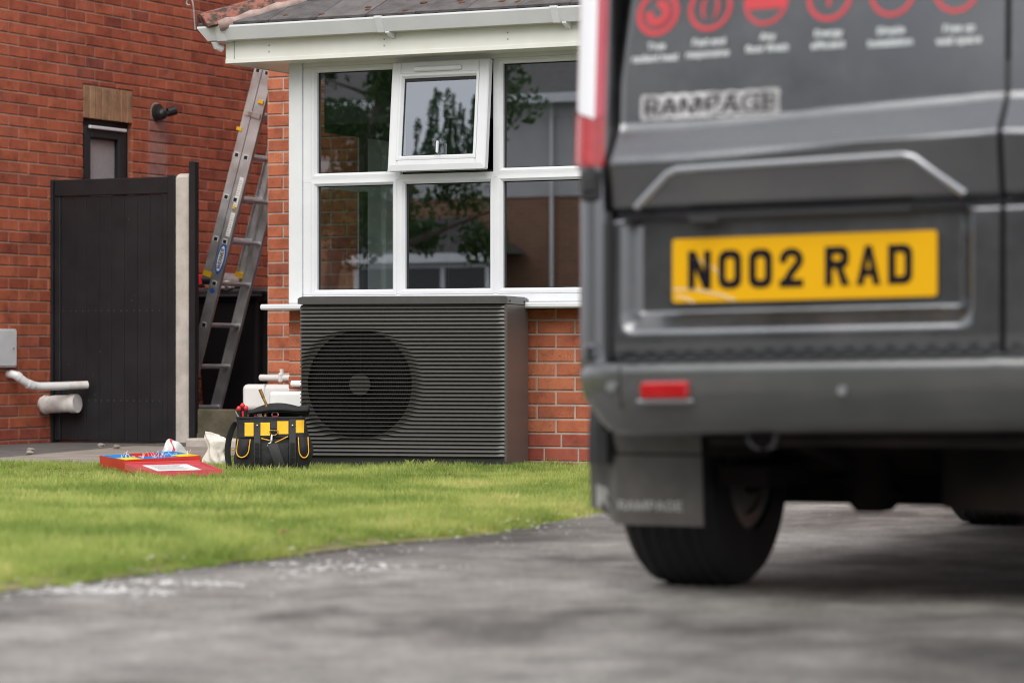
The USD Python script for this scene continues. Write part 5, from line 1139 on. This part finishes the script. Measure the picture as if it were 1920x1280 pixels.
for (x, y, lab) in ((-10.45, 15.3, "pale crumb of rubble on the path nearest the gate"), (-10.20, 15.1, "pale crumb of rubble on the paving, next to the one nearest the gate"), (-10.33, 14.4, "pale crumb of rubble on the dark tarmac strip, left of the red case"), (-10.05, 14.0, "pale crumb of rubble close to the lawn's back edge, left of the red case"), (-9.75, 15.78, "pale crumb of rubble on the concrete kerb, right one of two"), (-9.95, 15.78, "pale crumb of rubble on the concrete kerb, left one of two")):
    q = trimesh.creation.icosphere(1, .02); q.vertices *= 1 + .6 * (meshkit.noise(q.vertices * 70 + x)[:, None] - .5); q.vertices *= [1.2, 1, .7]
    zk = .045 if 15.7 < y < 15.86 else .0
    p_ = one("concrete_crumb", xf(q, (x, y, zk + .008)), M["path_slab"], lab, "rubble", group="rubble crumbs on the path by the gate")
# tufts of weed at the pump's foot
for (x, y, lab) in ((-7.36, 13.58, "small broad leaved weed at the foot of the heat pump, left of the other"), (-7.24, 13.60, "thin upright weed at the foot of the heat pump, right of the broad one")):
    V, Fc = [], []
    for k in range(9):
        a = lr.uniform(0, 6.28); h = lr.uniform(.02, .05); r = lr.uniform(.004, .008); b = len(V); ux, uy = math.cos(a), math.sin(a)
        V += [(x, y, -.045), (x + ux * .012 - uy * r, y + uy * .012 + ux * r, h * .7 - .015), (x + ux * .03, y + uy * .03, h - .015), (x + ux * .012 + uy * r, y + uy * .012 - ux * r, h * .7 - .015)]; Fc += [(b, b + 1, b + 2), (b, b + 2, b + 3)]
    one("weed", T(V, Fc), M["grass_a"], lab, "weed")

# ---------------------------------------------------------------- across the road: what the windows and the van's paint mirror
def opposite(label, x0, loc_y=-17.6, rz=0):
    h = thing("opposite_house", label, "house", (x0, loc_y, 0), rz)
    part(h, "brick_wall", cat([bx(-5, 6, -8, 0, -.06, 3.25)]), M["far_brick"])
    part(h, "render_wall", cat([bx(-4.99, 5.99, -7.99, .03, 3.25, 5.0)]), M["render_wall"])
    part(h, "roof", loft([np.array([(-5.4, .4, 4.95), (6.4, .4, 4.95), (6.4, -8.4, 4.95), (-5.4, -8.4, 4.95)]), np.array([(-2.5, -4.0, 7.6), (3.5, -4.0, 7.6), (3.5, -4.05, 7.6), (-2.5, -4.05, 7.6)])]), M["slate_tile_pale"])
    part(h, "eaves_board", rb(-5.4, 6.4, .38, .43, 4.82, 4.98, .01), M["upvc"])
    part(h, "bay_roof", loft([np.array([(-2.9, 1.15, 2.26), (.32, 1.15, 2.26), (.32, .032, 2.26), (-2.9, .032, 2.26)]), np.array([(-1.9, .04, 2.92), (-.75, .04, 2.92), (-.75, .033, 2.92), (-1.9, .033, 2.92)])]), M["slate_tile_pale"])
    part(h, "bay_fascia", rb(-2.9, .32, 1.13, 1.17, 2.10, 2.26, .01), M["upvc"])
    part(h, "bay_base", bx(-2.6, .05, .0, .95, -.06, .8), M["far_brick"])
    wn = part(h, "window", cat([rb(x_, x_ + .09, .90, .96, .8, 2.1, .01) for x_ in (-2.6, -1.75, -.9, -.04)] + [rb(-2.6, .05, .901, .959, .8, .88, .01), rb(-2.6, .05, .901, .959, 2.02, 2.1, .01)]), M["upvc"])
    part(wn, "pane", bx(-2.55, .0, .91, .93, .85, 2.05), M["dark_glass"])
    wn = part(h, "window", cat([rb(2.2, 4.4, .031, .08, 3.5, 4.6, .01)]), M["upvc"]); part(wn, "pane", bx(2.3, 4.3, .081, .085, 3.6, 4.5), M["dark_glass"])
    part(h, "door", rb(2.4, 3.3, .0, .05, 0, 2.1, .01), M["tray_blue"])
    part(h, "downpipe", tube([(.80, .09, 0), (.80, .09, 4.9)], .035, 8), M["white_pvc"], 40)
opposite("brick and white rendered house across the road mirrored in the right pane", -23.0)
opposite("brick and white rendered house across the road behind the photographer", -1.5, -22.0)
def tree(name, label, x, y, h, r, zlow, n, mat, spires=0, seed=1, leaf=.10, lean=0.0, girth=1.0):
    t = thing(name, label, "tree", (x, y, 0)); g = np.random.default_rng(seed)
    part(t, "trunk", cat([tube([(lean, 0, -.05), (lean * .8 + .05, 0, h * .3), (lean * .3, .05, h * .6), (.03, 0, h * .9)], np.array([.16, .12, .08, .02]) * girth, 8)] + [tube([(0, 0, zlow + k * (h - zlow) / 9), (r * .7 * math.cos(k * 2.4), r * .7 * math.sin(k * 2.4), zlow + k * (h - zlow) / 9 + .4)], [.05, .015], 5) for k in range(8)]), M["bark"], True)
    cl_ = []
    nc = 60 + spires * 14
    for k in range(nc):
        if k < 60:
            zc = zlow + (h - zlow) * g.uniform(0, .8) ** .9; rr_ = r * math.sqrt(max(0.02, 1 - ((zc - zlow) / (h - zlow) - .25) ** 2 / .75)); a = g.uniform(0, 6.28); q = rr_ * math.sqrt(g.uniform(.1, 1)); cl_.append((q * math.cos(a), q * math.sin(a), zc, g.uniform(.3, .6)))
        else:
            s_ = (k - 60) // 14; j = (k - 60) % 14; a = s_ * 2.399; sx_, sy_ = r * .62 * math.sqrt((s_ + .5) / spires) * math.cos(a), r * .62 * math.sqrt((s_ + .5) / spires) * math.sin(a)
            hh = h + (.45 + .30 * math.sin(s_ * 5.1)) ; f = j / 13; cl_.append((sx_, sy_, h * .62 + (hh - h * .62) * f, .24 * (1 - f) + .05))
    cl_ = np.array(cl_[:60]); idx = g.integers(0, len(cl_), n); cc_ = cl_[idx]
    d = g.normal(size=(n, 3)); d /= np.linalg.norm(d, axis=1, keepdims=True); pos_ = cc_[:, :3] + d * cc_[:, 3:4] * g.uniform(.35, 1, (n, 1)) * [1, 1, .8]
    if spires:
        m_ = n * 2 // 3; k_ = g.integers(0, spires, m_); a = k_ * 2.399; rad = r * .62 * np.sqrt((k_ + .5) / spires); hh = h + .45 + .28 * np.sin(k_ * 5.1); f = g.uniform(0, 1, m_) ** .8
        th = g.uniform(0, 6.28, m_); q = (.30 * (1 - f) ** .7 + .035) * (.55 + .45 * np.sin(f * 34 + k_ * 2.0)) * np.sqrt(g.uniform(.02, 1, m_))
        pos_[:m_] = np.stack([rad * np.cos(a) + q * np.cos(th), rad * np.sin(a) + q * np.sin(th), h * .62 + (hh - h * .62) * f], 1)
    u = g.normal(size=(n, 3)); u /= np.linalg.norm(u, axis=1, keepdims=True); w = np.cross(u, g.normal(size=(n, 3))); w /= np.linalg.norm(w, axis=1, keepdims=True)
    s_ = leaf * g.uniform(.6, 1.3, (n, 1)); V = np.stack([pos_ - u * s_, pos_ + w * s_ * .45, pos_ + u * s_, pos_ - w * s_ * .45], 1).reshape(-1, 3); k = np.arange(n)[:, None] * 4
    part(t, "crown", quads(V, np.hstack([k, k + 1, k + 2, k + 3])), mat)
tree("broad_tree", "dark leafy tree over the road whose branches mirror in the left panes", -18.25, -5.0, 5.9, 1.75, 1.95, 20000, M["leaf_green"], 0, 3, .06, -1.35, .8)
tree("conifer_tree", "tall green conifer across the road mirrored in the open top light", -20.0, -9.5, 8.38, 1.3, 4.2, 40000, M["leaf_conifer"], 26, 4, .034, -.9, .5)
tree("conifer_tree", "tall conifer standing behind the photographer to the left", -9.5, -16.0, 8.5, 2.4, 1.0, 9000, M["leaf_conifer"], 6, 5, .11)
tree("broad_tree", "leafy tree standing behind the photographer to the right", 5.5, -15.0, 8.0, 2.8, 1.8, 9000, M["leaf_green"], 5, 6, .11)
opposite("brick and white rendered house across the road between the two others", -12.5, -24.0)
hg = thing("added_hedge", "long dark clipped hedge behind the photographer, unseen, to darken the van paint", "added_hedge", (-6.0, -11.5, 0))  # unseen foliage row added to darken what the van's paint mirrors
g_ = np.random.default_rng(21); n_ = 9000
P_h = np.stack([g_.uniform(-8.5, 8.5, n_), g_.uniform(-.45, .45, n_), 2.0 * g_.uniform(0, 1, n_) ** .6 + .1 * np.sin(g_.uniform(0, 9, n_))], 1)
u_ = g_.normal(size=(n_, 3)); u_ /= np.linalg.norm(u_, axis=1, keepdims=True); w_h = np.cross(u_, g_.normal(size=(n_, 3))); w_h /= np.linalg.norm(w_h, axis=1, keepdims=True)
k_ = np.arange(n_)[:, None] * 4
part(hg, "foliage", quads(np.stack([P_h - u_ * .11, P_h + w_h * .06, P_h + u_ * .11, P_h - w_h * .06], 1).reshape(-1, 3), np.hstack([k_, k_ + 1, k_ + 2, k_ + 3])), M["leaf_green"])
part(hg, "branches", bx(-8.4, 8.4, -.25, .25, 0, 1.6), M["bark"])
